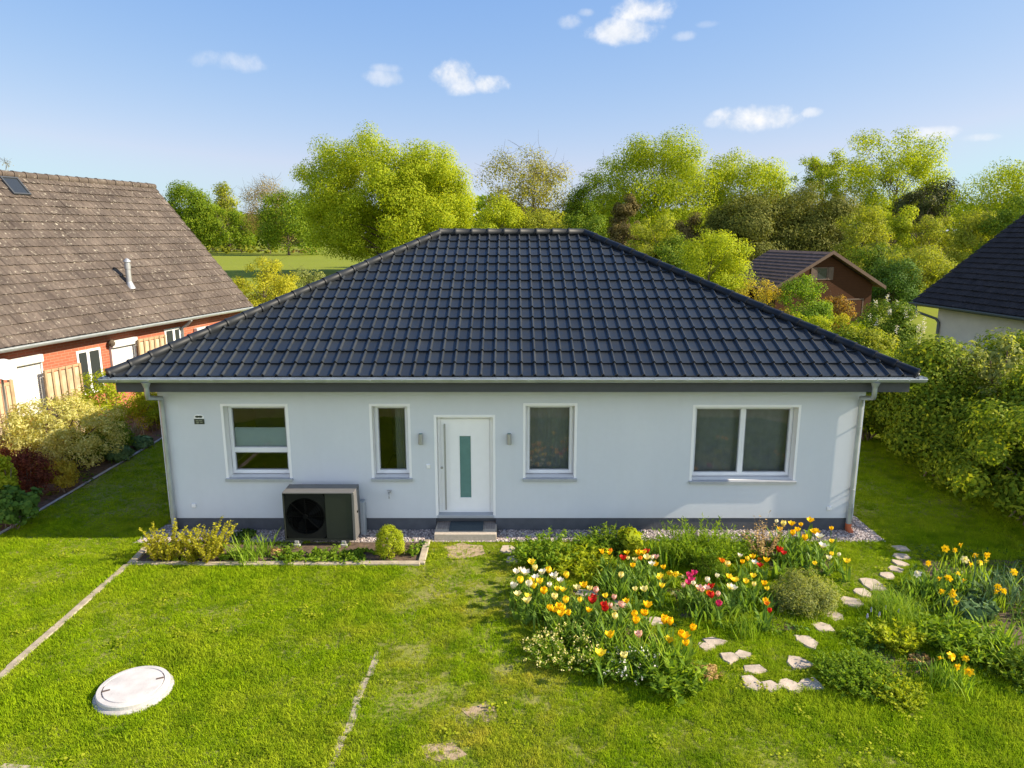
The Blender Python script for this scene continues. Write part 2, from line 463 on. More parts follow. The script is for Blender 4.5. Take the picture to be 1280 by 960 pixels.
def inpoly(x, y, poly):
    x = np.asarray(x); y = np.asarray(y)
    ins = np.zeros(x.shape, bool); n = len(poly)
    for i in range(n):
        x1, y1 = poly[i][0], poly[i][1]; x2, y2 = poly[(i+1)%n][0], poly[(i+1)%n][1]
        c = ((y1 > y) != (y2 > y))
        ins ^= c & (x < (x2-x1)*(y-y1)/((y2-y1) if y2 != y1 else 1e-9) + x1)
    return ins

# ------------------------------------------------------------------ foliage
def unit(n):
    v = rng.normal(size=(n,3)); return v/np.linalg.norm(v,axis=1,keepdims=True)

def leaf_mesh(name, P, Nr, size, aspect, mat, mat2=None):
    n = len(P)
    Nr = Nr/np.linalg.norm(Nr,axis=1,keepdims=True)
    t = np.cross(Nr, unit(n)); t /= np.linalg.norm(t,axis=1,keepdims=True)+1e-9
    b = np.cross(Nr, t)
    L = size[:,None]*0.5; W = L*aspect
    bend = Nr*L*0.25
    V = np.empty((n,4,3))
    V[:,0] = P - t*L - bend; V[:,1] = P + b*W; V[:,2] = P + t*L - bend; V[:,3] = P - b*W
    idx = np.arange(n*4)
    return raw_mesh(name, V.reshape(-1,3), idx, np.full(n,4), [mat])

def crown_points(c, rad, nleaf, nclump, crad, rough=0.22, flat=0.8, inner=0.35, bottomcut=-0.75, pt=2.5, pb=5.0):
    """points gathered in clumps whose centres fill an uneven ellipsoid"""
    d = unit(nclump*2)
    d = d[d[:,2] > bottomcut][:nclump]
    nc = len(d)
    lob = unit(7); amp = rng.uniform(-rough, rough, 7)
    bump = 1 + (np.clip(d@lob.T, 0, 1)**3 @ amp)
    r = inner + (1-inner)*rng.random(nc)**0.45
    dz = d[:,2]; pw = np.where(dz < 0, pb, pt)
    hs = (1-np.abs(dz)**pw)**(1/pw)/np.sqrt(np.maximum(1e-4, 1-dz*dz))
    d2 = d.copy(); d2[:,:2] *= np.clip(hs, .3, 2.2)[:,None]
    C = d2*(r*bump)[:,None]*np.array(rad) + np.array(c)
    cr = crad*rng.uniform(0.6, 1.35, nc)
    w = cr**2; w /= w.sum()
    k = rng.choice(nc, nleaf, p=w)
    dd = unit(nleaf); dd[:,2] = dd[:,2]*flat
    rr = rng.random(nleaf)**0.4
    P = C[k] + dd*(rr*cr[k])[:,None]
    out = (P-np.array(c))/np.array(rad)
    N = dd*0.7 + out*0.35 + unit(nleaf)*0.55 + np.array((0,0,0.25))
    return P, N, C

def limbs(mb, base, top, r0, C, nb, rmin, spread=0.5):
    base = Vector(base); top = Vector(top)
    n = 6
    path = []; rad = []
    off = Vector((random.uniform(-1,1), random.uniform(-1,1), 0))*r0*0.8
    for i in range(n+1):
        t = i/n
        path.append(base.lerp(top, t) + off*math.sin(t*5)); rad.append(max(rmin, r0*(1-t*0.85)*(1.25 if i == 0 else 1)))
    mb.tube(path, rad, 8)
    if len(C) == 0: return
    ids = random.sample(range(len(C)), min(nb, len(C)))
    for i in ids:
        e = Vector(C[i])
        t = min(0.95, max(0.2, (e.z-base.z)/(max(.1,top.z-base.z))*0.75 - random.uniform(0.0, 0.25)))
        s = base.lerp(top, t)
        m = s.lerp(e, 0.5) + Vector((random.uniform(-1,1), random.uniform(-1,1), random.uniform(-0.3,1)))*(e-s).length*0.12
        rs = max(rmin*1.5, r0*(1-t*0.85)*0.45)
        mb.tube([s, s.lerp(m, 0.5), m, m.lerp(e, .6), e], [rs, rs*.8, rs*.6, rs*.4, rmin], 5, cap=False)

def add_twigs(mb, C, crad, per, length, r):
    for c in C:
        for _ in range(per):
            d = Vector(unit(1)[0]); d.z = abs(d.z)*0.8+0.2
            s = Vector(c) + Vector(unit(1)[0])*crad*0.4
            e = s + d*length*random.uniform(.5, 1.2)
            m = s.lerp(e, .5) + Vector(unit(1)[0])*length*.08
            mb.tube([s, m, e], [r, r*.7, r*.3], 3, cap=False)

def tree(name, label, cat, pl, pr, top, Y, mat, group=None, cb=2.0, dens=0.8, leaf=None, ncl=70, crad=0.2, inner=0.35,
         rough=0.22, bark='bark', nb=26, trunk_r=None, twig=0, aspect=0.7, depth=0.9, topc=None):
    pl, pr, top = float(pl), float(pr), float(top)
    pxm = Y*CT/F
    a = yp(pl, 300, Y); b = yp(pr, 300, Y)
    cx = (a.x+b.x)/2; w = (b.x-a.x)/2
    zt = yp((pl+pr)/2, top, Y).z
    cz = (cb+zt)/2; rz = (zt-cb)/2
    crw = crad*min(w, rz)*1.6
    rad = (max(.2, w-crw*.6), max(.2, w*depth-crw*.6), max(.2, rz-crw*.35))
    root = empty(name, label, cat, (cx, Y, 0), 0, group)
    nleaf = int(dens*2.9*(pr-pl)*(rz*2/pxm))
    size = leaf*.8 if leaf else 2.1*pxm
    c = (0, 0, cz)
    P, N, C = crown_points(c, rad, nleaf, ncl, crw, rough=rough, inner=inner, bottomcut=-.97)
    P[:,2] = np.maximum(P[:,2], 0.05)
    meshobj('crown', leaf_mesh('crown', P, N, size*rng.uniform(.6,1.35,nleaf), aspect, M[mat]), root)
    mb = MB()
    r0 = trunk_r or max(0.06, zt*0.02)
    limbs(mb, (0,0,-0.05), (random.uniform(-.1,.1)*w, 0, cb+rz*1.35), r0, C, nb, max(0.008, pxm*0.25))
    if twig:
        add_twigs(mb, C, crw, twig, crw*1.5, max(0.008, pxm*0.2))
    mb.build('trunk', M[bark], root)
    return root

def shrub(name, label, loc, w, h, mat, n, leaf, group=None, cat='shrub', ncl=30, crad=0.3, dens_low=True, d=None, aspect=0.6,
          stems=8, rough=0.25, flat=0.8, inner=0.3, bark='twig', extra=None):
    """rounded bush: leaves in clumps over thin stems; loc on the ground, w width, h height"""
    d = d or w
    if rough > .05:
        ncl = int(ncl*2.2); crad = crad*.66; rough = rough*1.35
    if h < .75 and rough > .05: crad = max(crad, .36); rough = min(.8, rough*1.7); leaf *= 1.12; n = int(n*1.15)
    root = empty(name, label, cat, loc, 0, group)
    crw = crad*min(w/2, d/2, h/2)*1.5
    rad = (max(.02, w/2-crw*.8), max(.02, d/2-crw*.8), max(.02, h/2-crw*.55))
    P, N, C = crown_points((0,0,h*0.5), rad, n, ncl, crw, rough=rough, flat=flat, inner=inner, bottomcut=-0.9, pt=2.0, pb=3.0)
    P[:,2] = np.maximum(P[:,2], 0.01)
    fo = meshobj('foliage', leaf_mesh('foliage', P, N, leaf*rng.uniform(.6,1.4,n), aspect, M[mat]), root)
    if stems:
        mb = MB()
        for i in range(stems):
            e = Vector(C[i % len(C)])
            s = Vector((random.uniform(-.12,.12)*w, random.uniform(-.12,.12)*d, -0.03))
            m = s.lerp(e, .5) + Vector((random.uniform(-.05,.05)*w, random.uniform(-.05,.05)*w, .08*h))
            r = max(0.006, 0.012*h)
            mb.tube([s, m, e], [r, r*.75, r*.4], 5, cap=False)
        mb.build('stem', M[bark], root)
    return root

def shoots(nm, lab, px, base, wpx, top, mat, n, leaf, group, per=16, aspect=.35, cat='plant', tilt=32, bark='l_strap', lean=.55, low=.12, tip=None):
    """clump of upright leafy shoots with an open, spiky outline"""
    c = gp(px, (base+top)/2, .15); pxm = (c.y*CT+(H-.15)*ST)/F
    w = wpx*pxm; V = (base-top)*pxm; A = math.atan2(H, c.y)
    d = min(w, V*1.9)
    h = math.sqrt(max(V*V-(d*math.sin(A))**2, (.45*V)**2))/math.cos(A)*1.1
    c = gp(px, (base+top)/2, h/2)
    root = empty(nm, lab, cat, (c.x, c.y, 0), 0, group)
    az = rng.uniform(0, 2*math.pi, n); rr = np.sqrt(rng.random(n))
    B = np.stack([np.cos(az)*rr*w*.36, np.sin(az)*rr*d*.36, np.zeros(n)], 1)
    a2 = az+rng.normal(0, .5, n); tl = np.radians(tilt)*rr*rng.uniform(.5, 1.3, n)
    D = np.stack([np.cos(a2)*np.sin(tl), np.sin(a2)*np.sin(tl), np.cos(tl)], 1)
    L = h*rng.uniform(.55, 1.15, n)*(1-.25*rr)
    u = rng.uniform(low, 1.02, (n, per))
    bend = np.stack([np.cos(a2), np.sin(a2), np.full(n, -.35)], 1)*(L*.16)[:,None]
    P = B[:,None]+D[:,None]*(L[:,None]*u)[...,None]+bend[:,None]*(u**2)[...,None]
    la = rng.uniform(0, 2*math.pi, (n, per))
    T = np.stack([np.cos(la), np.sin(la), rng.uniform(-.25, .8, (n, per))], -1)+D[:,None]*lean
    T /= np.linalg.norm(T, axis=-1, keepdims=True)
    sz = leaf*rng.uniform(.6, 1.35, (n, per))*(1.1-.45*u)
    P = P+T*(sz*.5)[...,None]
    P = P.reshape(-1,3); T = T.reshape(-1,3); sz = sz.reshape(-1)
    Nn = np.cross(T, unit(len(T))); Nn[:,2] = np.abs(Nn[:,2]); Nn += np.array((0,0,.5)); Nn -= T*(Nn*T).sum(1)[:,None]
    Nn /= np.linalg.norm(Nn, axis=1, keepdims=True)+1e-9
    Bn = np.cross(Nn, T); k = len(P); Lh = (sz*.5)[:,None]
    Vx = np.empty((k,4,3)); Vx[:,0] = P-T*Lh; Vx[:,1] = P+Bn*Lh*aspect-T*Lh*.1; Vx[:,2] = P+T*Lh-Nn*Lh*.35; Vx[:,3] = P-Bn*Lh*aspect-T*Lh*.1
    Vx[...,2] = np.maximum(Vx[...,2], .004)
    meshobj('foliage', raw_mesh('foliage', Vx.reshape(-1,3), np.arange(k*4), np.full(k,4), [M[mat]]), root)
    m = MB()
    for i in range(n):
        q = [Vector(B[i]+D[i]*L[i]*t+bend[i]*t*t) for t in (0, .5, .95)]
        m.tube(q, [.006, .0045, .002], 3, cap=False)
    m.build('stem', M[bark], root)
    if tip:
        tp = [(B[i]+D[i]*L[i]+bend[i]) for i in range(n) for _ in range(5)]
        tp = np.array(tp)+rng.normal(0, .018, (len(tp), 3))
        meshobj('blossom', leaf_mesh('blossom', tp, unit(len(tp))+np.array((0,0,.8)), np.full(len(tp), .03), .8, M[tip]), root)
    return root

def strap_mesh(name, n, length, width, mat, spread=0.06, arch=0.55, tilt=(10, 60), segs=4, up=1.0):
    az = rng.uniform(0, 2*math.pi, n)
    b0 = np.stack([rng.normal(0, spread, n), rng.normal(0, spread, n), np.zeros(n)], 1)
    L = length*rng.uniform(.55, 1.15, n)
    t0 = np.radians(rng.uniform(tilt[0], tilt[1], n))
    W = width*rng.uniform(.7, 1.25, n)
    V = np.zeros((n, segs+1, 2, 3))
    p = b0.copy()
    dirh = np.stack([np.cos(az), np.sin(az), np.zeros(n)], 1)
    side = np.stack([-np.sin(az), np.cos(az), np.zeros(n)], 1)
    for s in range(segs+1):
        u = s/segs
        wv = W*(0.55+1.3*u)*(1-u**2.2) if s < segs else W*0.05
        V[:, s, 0] = p - side*(wv*0.5)[:,None]; V[:, s, 1] = p + side*(wv*0.5)[:,None]
        ang = t0*0.35 + (t0*0.9+arch)*u
        stp = (L/segs)
        p = p + dirh*(np.sin(ang)*stp)[:,None] + np.array((0,0,1))*(np.cos(ang)*stp*up)[:,None]
    V[...,2] = np.maximum(V[...,2], 0.004)
    idx = np.arange(n*(segs+1)*2).reshape(n, segs+1, 2)
    fs = np.stack([idx[:,:-1,0], idx[:,:-1,1], idx[:,1:,1], idx[:,1:,0]], -1).reshape(-1)
    return raw_mesh(name, V.reshape(-1,3), fs, np.full(n*segs,4), [mat], smooth=True)

# ------------------------------------------------------------------ scatter (stuff)
def scatter(name, pts, rotz, scl, protos, label, cat, tilt=0.0):
    n = len(pts)
    me = bpy.data.meshes.new(name)
    me.vertices.add(n); me.vertices.foreach_set('co', np.asarray(pts, np.float32).ravel())
    rv = np.zeros((n,3), np.float32); rv[:,2] = rotz
    if tilt:
        rv[:,0] = rng.normal(0, tilt, n); rv[:,1] = rng.normal(0, tilt, n)
    a = me.attributes.new('rot', 'FLOAT_VECTOR', 'POINT'); a.data.foreach_set('vector', rv.ravel())
    a = me.attributes.new('scl', 'FLOAT', 'POINT'); a.data.foreach_set('value', np.asarray(scl, np.float32))
    a = me.attributes.new('pick', 'INT', 'POINT'); a.data.foreach_set('value', rng.integers(0, len(protos), n).astype(np.int32))
    me.update()
    o = meshobj(name, me)
    tag(o, label, cat, kind='stuff')
    col = bpy.data.collections.new(name + '_sources')
    for p in protos: col.objects.link(p)
    g = bpy.data.node_groups.new(name + '_scatter', 'GeometryNodeTree')
    g.interface.new_socket('Geometry', in_out='INPUT', socket_type='NodeSocketGeometry')
    g.interface.new_socket('Geometry', in_out='OUTPUT', socket_type='NodeSocketGeometry')
    N = g.nodes; Lk = g.links
    gi = N.new('NodeGroupInput'); go = N.new('NodeGroupOutput')
    ci = N.new('GeometryNodeCollectionInfo'); ci.inputs['Collection'].default_value = col
    ci.inputs['Separate Children'].default_value = True; ci.inputs['Reset Children'].default_value = True
    ip = N.new('GeometryNodeInstanceOnPoints'); ip.inputs['Pick Instance'].default_value = True
    def attr(nm, ty):
        x = N.new('GeometryNodeInputNamedAttribute'); x.data_type = ty; x.inputs['Name'].default_value = nm
        return [q for q in x.outputs if q.enabled and q.name == 'Attribute'][0]
    e2r = N.new('FunctionNodeEulerToRotation')
    Lk.new(attr('rot', 'FLOAT_VECTOR'), e2r.inputs[0])
    Lk.new(gi.outputs[0], ip.inputs['Points']); Lk.new(ci.outputs[0], ip.inputs['Instance'])
    Lk.new(attr('pick', 'INT'), ip.inputs['Instance Index'])
    Lk.new(e2r.outputs[0], ip.inputs['Rotation']); Lk.new(attr('scl', 'FLOAT'), ip.inputs['Scale'])
    Lk.new(ip.outputs[0], go.inputs[0])
    md = o.modifiers.new('scatter', 'NODES'); md.node_group = g
    return o

def proto(name, me):
    return bpy.data.objects.new(name, me)

# ------------------------------------------------------------------ roofs
def tile_slope(W, L, tw, rl, prof, lap=0.034, cuts=(), jitter=0.0, thick=0.03):
    """local u along the eave, v up the slope, h off the roof; returns verts, faces"""
    nc = int(W/tw)+2; nr = int(L/rl)+1
    U = np.concatenate([np.array([p[0] for p in prof]) + k*tw for k in range(nc)]) - nc*tw/2
    Hh = np.tile(np.array([p[1] for p in prof]), nc)
    m = len(U)
    bm = bmesh.new(); tone = bm.faces.layers.float.new('tone'); rt = rng.random((nr, nc)); npf = len(prof)
    for r in range(nr):
        v0 = r*rl; v1 = v0+rl+0.01
        jt = np.repeat(rng.normal(0, jitter, nc), len(prof)) if jitter else 0
        low = [bm.verts.new((U[i], v0, (Hh+lap+jt)[i])) for i in range(m)]
        upp = [bm.verts.new((U[i], v1, (Hh+jt)[i])) for i in range(m)]
        bot = [bm.verts.new((U[i], v0+0.006, (Hh+lap+jt)[i]-thick)) for i in range(m)]
        for i in range(m-1):
            f = bm.faces.new((low[i], low[i+1], upp[i+1], upp[i])); f.smooth = True; f[tone] = rt[r, i//npf]
            bm.faces.new((bot[i], bot[i+1], low[i+1], low[i]))
    for co, no in cuts:
        bmesh.ops.bisect_plane(bm, geom=bm.verts[:]+bm.edges[:]+bm.faces[:], plane_co=co, plane_no=no, clear_outer=True)
    return bm

def slope_obj(name, bm, origin, uax, vax, mat, parent):
    n = uax.cross(vax).normalized()
    mt = Matrix((( uax.x, vax.x, n.x, origin.x), (uax.y, vax.y, n.y, origin.y), (uax.z, vax.z, n.z, origin.z), (0,0,0,1)))
    bmesh.ops.transform(bm, matrix=mt, verts=bm.verts[:])
    me = bpy.data.meshes.new(name); bm.to_mesh(me); bm.free()
    me.materials.append(mat)
    me.set_sharp_from_angle(angle=R(40))
    return meshobj(name, me, parent)

def caps(p0, p1, r=0.12, ln=0.36, mb=None):
    mb = mb or MB()
    p0 = Vector(p0); p1 = Vector(p1)
    n = max(1, round((p1-p0).length/ln)); d = (p1-p0)/n
    for k in range(n):
        a = p0 + d*k; b = p0 + d*(k+1.12)
        j = Vector((random.uniform(-.003,.003), random.uniform(-.003,.003), random.uniform(-.003,.003)))
        mb.tube([a+j, a+j+d*0.1, a+j+d*0.11, b], [r*1.12, r*1.12, r*1.03, r*0.9], 14)
    return mb

# ------------------------------------------------------------------ bungalow
WY = 13.55
WX0, WX1 = yp(214, 655, WY).x, yp(1065, 655, WY).x
WZ = 3.02
EX0, EX1, EY = -7.50, 7.53, 12.90
EZ = 3.33
D = 5.69
RISE = 2.56
WB = EY + 2*D - 0.65
bung = empty('bungalow', 'white rendered bungalow with a black tiled hip roof in the middle of the garden', 'house', (0, WY, 0))
OFF = Vector((0, -WY, 0))   # parts are modelled in world space, then hung under the house
def hp(o):
    o.parent = bung; o.location = OFF; return o

openings = []
def opening(pxl, pxr, pyt, pyb):
    a = yp(pxl, pyt, WY); b = yp(pxr, pyt, WY); c = yp((pxl+pxr)/2, pyb, WY)
    return [a.x, b.x, c.z, a.z]
BAND = 0.05
win_px = [(275, 359.5, 504.7, 599), (461, 512.3, 504.7, 599), (654, 722, 504, 599), (866.5, 1002, 506, 602)]
wins = [opening(*w) for w in win_px]
door = opening(542, 619, 518.5, 645)
for w in wins + [door]:
    w[1] = round(w[1], 3)
ops = [(w[0]+BAND, w[1]-BAND, w[2]+(0.03 if w is not door else 0), w[3]-BAND) for w in wins+[door]]
PZ = yp(640, 647.5, WY).z         # top of the plinth
def wall_front():
    mb = MB()
    xs = sorted(set([WX0, WX1] + [v for o in ops for v in o[:2]]))
    zs = sorted(set([PZ, WZ+.1] + [v for o in ops for v in o[2:]]))
    for i in range(len(xs)-1):
        for j in range(len(zs)-1):
            cx, cz = (xs[i]+xs[i+1])/2, (zs[j]+zs[j+1])/2
            if any(o[0] < cx < o[1] and o[2] < cz < o[3] for o in ops): continue
            if zs[j+1] <= PZ: continue
            mb.add([(xs[i],WY,zs[j]),(xs[i+1],WY,zs[j]),(xs[i+1],WY,zs[j+1]),(xs[i],WY,zs[j+1])], [(0,1,2,3)])
    # side and back walls, soffit closes the top
    z0, z1 = PZ, WZ+.1
    mb.add([(WX0,WY,z0),(WX0,WB,z0),(WX0,WB,z1),(WX0,WY,z1)], [(3,2,1,0)])
    mb.add([(WX1,WY,z0),(WX1,WB,z0),(WX1,WB,z1),(WX1,WY,z1)], [(0,1,2,3)])
    mb.add([(WX0,WB,z0),(WX1,WB,z0),(WX1,WB,z1),(WX0,WB,z1)], [(3,2,1,0)])
    return mb
hp(wall_front().build('wall', M['wall']))
pl = MB()
pl.box(WX0+.012, door[0]-.001, WY+.012, WB-.012, -0.3, PZ-.002)
pl.box(door[1]+.001, WX1-.012, WY+.012, WB-.012, -0.3, PZ-.002)
pl.box(door[0]+.001, door[1]-.001, WY+.16, WB-.013, -0.3, PZ-.003)
hp(pl.build('plinth', M['plinth']))
# interior partition walls and floor, seen dimly through the panes
inn = MB()
inn.box(WX0+.3, WX1-.3, WY+4.2, WY+4.3, .3, 2.7)
inn.box(-3.2, -3.1, WY+.4, WY+4.2, .3, 2.7)
inn.box(1.9, 2.0, WY+.4, WY+4.2, .3, 2.7)
inn.box(WX0+.3, WX1-.3, WY+.4, WY+4.3, 2.62, 2.7)
hp(inn.build('interior_wall', M['interior']))

def frame_bars(mb, x0, x1, z0, z1, y0, y1, t, mi=0):
    mb.box(x0, x0+t, y0, y1, z0, z1, mi, .006); mb.box(x1-t, x1, y0, y1, z0, z1, mi, .006)
    mb.box(x0+t, x1-t, y0+.001, y1, z1-t, z1, mi, .006); mb.box(x0+t, x1-t, y0+.001, y1, z0, z0+t, mi, .006)

RD = 0.21   # depth of the reveal
def window(w, o, sashes, label, blind=None, curtain_or_sheet=None):
    """w: outer band, o: opening in the wall; sashes = list of (x0,x1,z0,z1) fractions"""
    root = MB()
    x0, x1, z0, z1 = o
    # white painted band around the opening and reveal
    root.box(w[0], x0, WY-.006, WY+.02, w[2], w[3]); root.box(x1, w[1], WY-.006, WY+.02, w[2], w[3])
    root.box(x0, x1, WY-.006, WY+.02, z1, w[3])
    root.add([(x0,WY+.02,z0),(x0,WY+.3,z0),(x0,WY+.3,z1),(x0,WY+.02,z1)], [(0,1,2,3)])
    root.add([(x1,WY+.02,z0),(x1,WY+.3,z0),(x1,WY+.3,z1),(x1,WY+.02,z1)], [(3,2,1,0)])
    root.add([(x0,WY+.02,z1),(x0,WY+.3,z1),(x1,WY+.3,z1),(x1,WY+.02,z1)], [(0,1,2,3)])
    root.add([(x0,WY+.02,z0),(x0,WY+.3,z0),(x1,WY+.3,z0),(x1,WY+.02,z0)], [(3,2,1,0)])
    win = root.build('window', M['white']); hp(win); tag(win, label)
    fb = MB(); frame_bars(fb, x0+.004, x1-.004, z0+.02, z1-.004, WY+RD, WY+RD+.07, .035)
    fr = fb.build('frame', M['frame'], win)
    for (a, b, c, d) in sashes:
        sx0 = x0+.03+(x1-x0-.06)*a; sx1 = x0+.03+(x1-x0-.06)*b
        sz0 = z0+.05+(z1-z0-.08)*c; sz1 = z0+.05+(z1-z0-.08)*d
        sb = MB(); frame_bars(sb, sx0, sx1, sz0, sz1, WY+RD-.018, WY+RD+.06, .05)
        # grey seal line round the pane
        frame_bars(sb, sx0+.05, sx1-.05, sz0+.05, sz1-.05, WY+RD-.01, WY+RD+.05, .014, 1)
        sb.build('sash', [M['frame'], M['frame_grey']], win)
        pb = MB(); y = WY+RD+.02
        pb.add([(sx0+.055,y,sz0+.055),(sx1-.055,y,sz0+.055),(sx1-.055,y,sz1-.055),(sx0+.055,y,sz1-.055)], [(0,1,2,3)])
        pb.build('pane', M['glass'], win)
    sl = MB()
    sl.box(w[0]-.005, w[1]+.01, WY-.05, WY+RD-.002, w[2]-.005, w[2]+.027, bev=.006)
    sl.box(w[0]-.005, w[1]+.01, WY-.055, WY-.045, w[2]-.035, w[2]+.02)
    sl.build('sill', M['sill'], win)
    if blind:
        bx = MB(); a, b, c, d = blind
        bx.box(x0+(x1-x0)*a, x0+(x1-x0)*b, WY+RD+.05, WY+RD+.06, z0+(z1-z0)*c, z0+(z1-z0)*d)
        bx.build('blind', M['blind'], win)
    if curtain_or_sheet:
        cb = MB(); a, b = curtain_or_sheet; n = 24
        vs = []
        for k in range(n+1):
            xx = x0+(x1-x0)*(a+(b-a)*k/n); yy = WY+.42+.03*math.sin(k*1.7)
            vs += [(xx, yy, z0+.02), (xx, yy, z1-.02)]
        cb.add(vs, [(2*k, 2*k+2, 2*k+3, 2*k+1) for k in range(n)], 0, True)
        cb.build('curtain_or_sheet', M['curtain_or_sheet'] if b-a < .8 else M['reflect_sheet'], win)  # full-width ones are added sheets imitating grey reflections in the glass
    return win
window(wins[0], ops[0], [(0,1,.34,1),(0,1,0,.34)], 'window with a frosted strip across the upper pane', blind=(.06,.94,.40,.66))
window(wins[1], ops[1], [(0,1,0,1)], 'narrow window left of the door', curtain_or_sheet=(.55,.95))
window(wins[2], ops[2], [(0,1,0,1)], 'tall single window right of the door', curtain_or_sheet=(.0,1.0))
window(wins[3], ops[3], [(0,.5,0,1),(.5,1,0,1)], 'wide two pane window', curtain_or_sheet=(.0,1.0))

# front door
def build_door():
    w = door; o = ops[4]; x0, x1, z0, z1 = o
    b = MB()
    b.box(w[0], x0, WY-.006, WY+.02, w[2]+.012, w[3]); b.box(x1, w[1], WY-.006, WY+.02, w[2]+.012, w[3]); b.box(x0, x1, WY-.006, WY+.02, z1, w[3])
    b.add([(x0,WY+.02,z0),(x0,WY+.3,z0),(x0,WY+.3,z1),(x0,WY+.02,z1)], [(0,1,2,3)])
    b.add([(x1,WY+.02,z0),(x1,WY+.3,z0),(x1,WY+.3,z1),(x1,WY+.02,z1)], [(3,2,1,0)])
    b.add([(x0,WY+.02,z1),(x0,WY+.3,z1),(x1,WY+.3,z1),(x1,WY+.02,z1)], [(0,1,2,3)])
    frame_bars(b, x0+.003, x1-.003, z0+.02, z1-.003, WY+.15, WY+.22, .065)
    d = b.build('door', M['door']); hp(d); tag(d, 'white front door with a narrow frosted glass strip and a long steel bar')
    lx0, lx1, lz0, lz1 = x0+.07, x1-.07, z0+.075, z1-.07
    gx0 = yp(574.5, 560, WY+.13).x; gx1 = yp(588.5, 560, WY+.13).x
    gz0 = yp(582, 622, WY+.13).z; gz1 = yp(582, 545, WY+.13).z
    lf = MB()
    y0, y1 = WY+.135, WY+.2
    for bx in ((lx0, gx0, lz0, lz1), (gx1, lx1, lz0, lz1), (gx0, gx1, lz0, gz0), (gx0, gx1, gz1, lz1)):
        lf.box(bx[0], bx[1], y0, y1, bx[2], bx[3])
    frame_bars(lf, gx0-.02, gx1+.02, gz0-.02, gz1+.02, y0-.008, y0+.01, .022)
    # routed grooves of the leaf
    for zz in (lz0+.22, lz1-.22):
        pass
    lf.build('door_leaf', M['door'], d)
    fg = MB(); fg.box(gx0, gx1, y0+.012, y0+.02, gz0, gz1); fg.build('pane', M['frosted'], d)
    hb = MB(); hx = yp(556.5, 580, WY+.06).x
    hz0, hz1 = yp(557, 637, WY+.06).z, yp(556, 530, WY+.06).z
    hb.tube([(hx, WY+.06, hz0), (hx, WY+.06, hz1)], .019, 12)
    for zz in (hz0+.12, hz1-.08):
        hb.tube([(hx, WY+.06, zz), (hx, WY+.136, zz)], .012, 8)
    hb.build('handle', M['steel'], d)
    lk = MB(); lk.lathe([(.026,0),(.026,.014),(.02,.018)], n=16)
    l = lk.build('lock', M['steel'], d); l.rotation_euler = (R(90),0,0); l.location = (hx-.075, y0, (hz0+hz1)/2-.03)
    th = MB(); th.box(x0-.02, x1+.02, WY-.01, WY+.2, z0-.035, z0+.02, bev=.005); th.build('threshold', M['frame_grey'], d)
build_door()

# eaves box, roof
eb = MB()
FO = 0.10
for (a, b, c, d) in ((EX0+FO, EX1-FO, EY+FO, WY+.002), (EX0+FO, EX1-FO, WB-.002, EY+2*D-FO), (EX0+FO, WX0-.003, WY+.003, WB-.003), (WX1+.003, EX1-FO, WY+.003, WB-.003)):
    eb.box(a, b, c, d, WZ, EZ-.02)
hp(eb.build('eaves_box', M['fascia']))
roof = MB()
cxr = (EX0+EX1)/2; hr = (EX1-EX0)/2-D
RZ = EZ+RISE
rp = [(EX0+.03,EY+.03,EZ-.03),(EX1-.03,EY+.03,EZ-.03),(EX1-.03,EY+2*D-.03,EZ-.03),(EX0+.03,EY+2*D-.03,EZ-.03),(cxr-hr,EY+D,RZ-.05),(cxr+hr,EY+D,RZ-.05)]
roof.add(rp, [(0,1,5,4),(1,2,5),(2,3,4,5),(3,0,4),(0,3,2,1)])
roof_o = hp(roof.build('roof', M['fascia']))
SL = math.hypot(D, RISE)
PROF = [(0.0,-.002),(0.006,0.016),(0.017,0.031),(0.032,0.037),(0.047,0.032),(0.057,0.016),(0.063,-0.003),(0.08,-0.006),(0.16,-0.005),(0.235,-.003),(0.2499,-.002)]
TW, RL = 0.2515, SL/15.0
def bung_slope(nm, W, hr_, origin, uax, hdir):
    vax = (hdir*D + Vector((0,0,RISE))).normalized()
    half = W/2
    k = half-hr_
    cuts = [(Vector((half,0,0)), Vector((SL, k, 0)).normalized()), (Vector((-half,0,0)), Vector((-SL, k, 0)).normalized()), (Vector((0,SL,0)), Vector((0,1,0)))]
    bm = tile_slope(W, SL, TW, RL, PROF, cuts=cuts, jitter=0.0016)
    return slope_obj(nm, bm, origin, uax, vax, M['tile'], roof_o)
fr_o = bung_slope('tile_field', EX1-EX0, hr, Vector((cxr, EY, EZ)), Vector((1,0,0)), Vector((0,1,0)))
bung_slope('tile_field', EX1-EX0, hr, Vector((cxr, EY+2*D, EZ)), Vector((-1,0,0)), Vector((0,-1,0)))
bung_slope('tile_field', 2*D, 0.0, Vector((EX0, EY+D, EZ)), Vector((0,-1,0)), Vector((1,0,0)))
bung_slope('tile_field', 2*D, 0.0, Vector((EX1, EY+D, EZ)), Vector((0,1,0)), Vector((-1,0,0)))
hc = MB(); LFT = .055
A = Vector((EX0+.02,EY+.02,EZ+LFT)); B = Vector((EX1-.02,EY+.02,EZ+LFT)); RA = Vector((cxr-hr,EY+D,RZ+LFT)); RB = Vector((cxr+hr,EY+D,RZ+LFT))
C2 = Vector((EX0+.02,EY+2*D-.02,EZ+LFT)); D2 = Vector((EX1-.02,EY+2*D-.02,EZ+LFT))
for p, q in ((A, RA), (B, RB), (C2, RA), (D2, RB)):
    caps(p, q, .088, .40).build('hip_tiles', M['cap'], roof_o)
rg = caps(RA - Vector((.05,0,0)), RB, .095, .40); rg.build('ridge_tiles', M['cap'], roof_o)

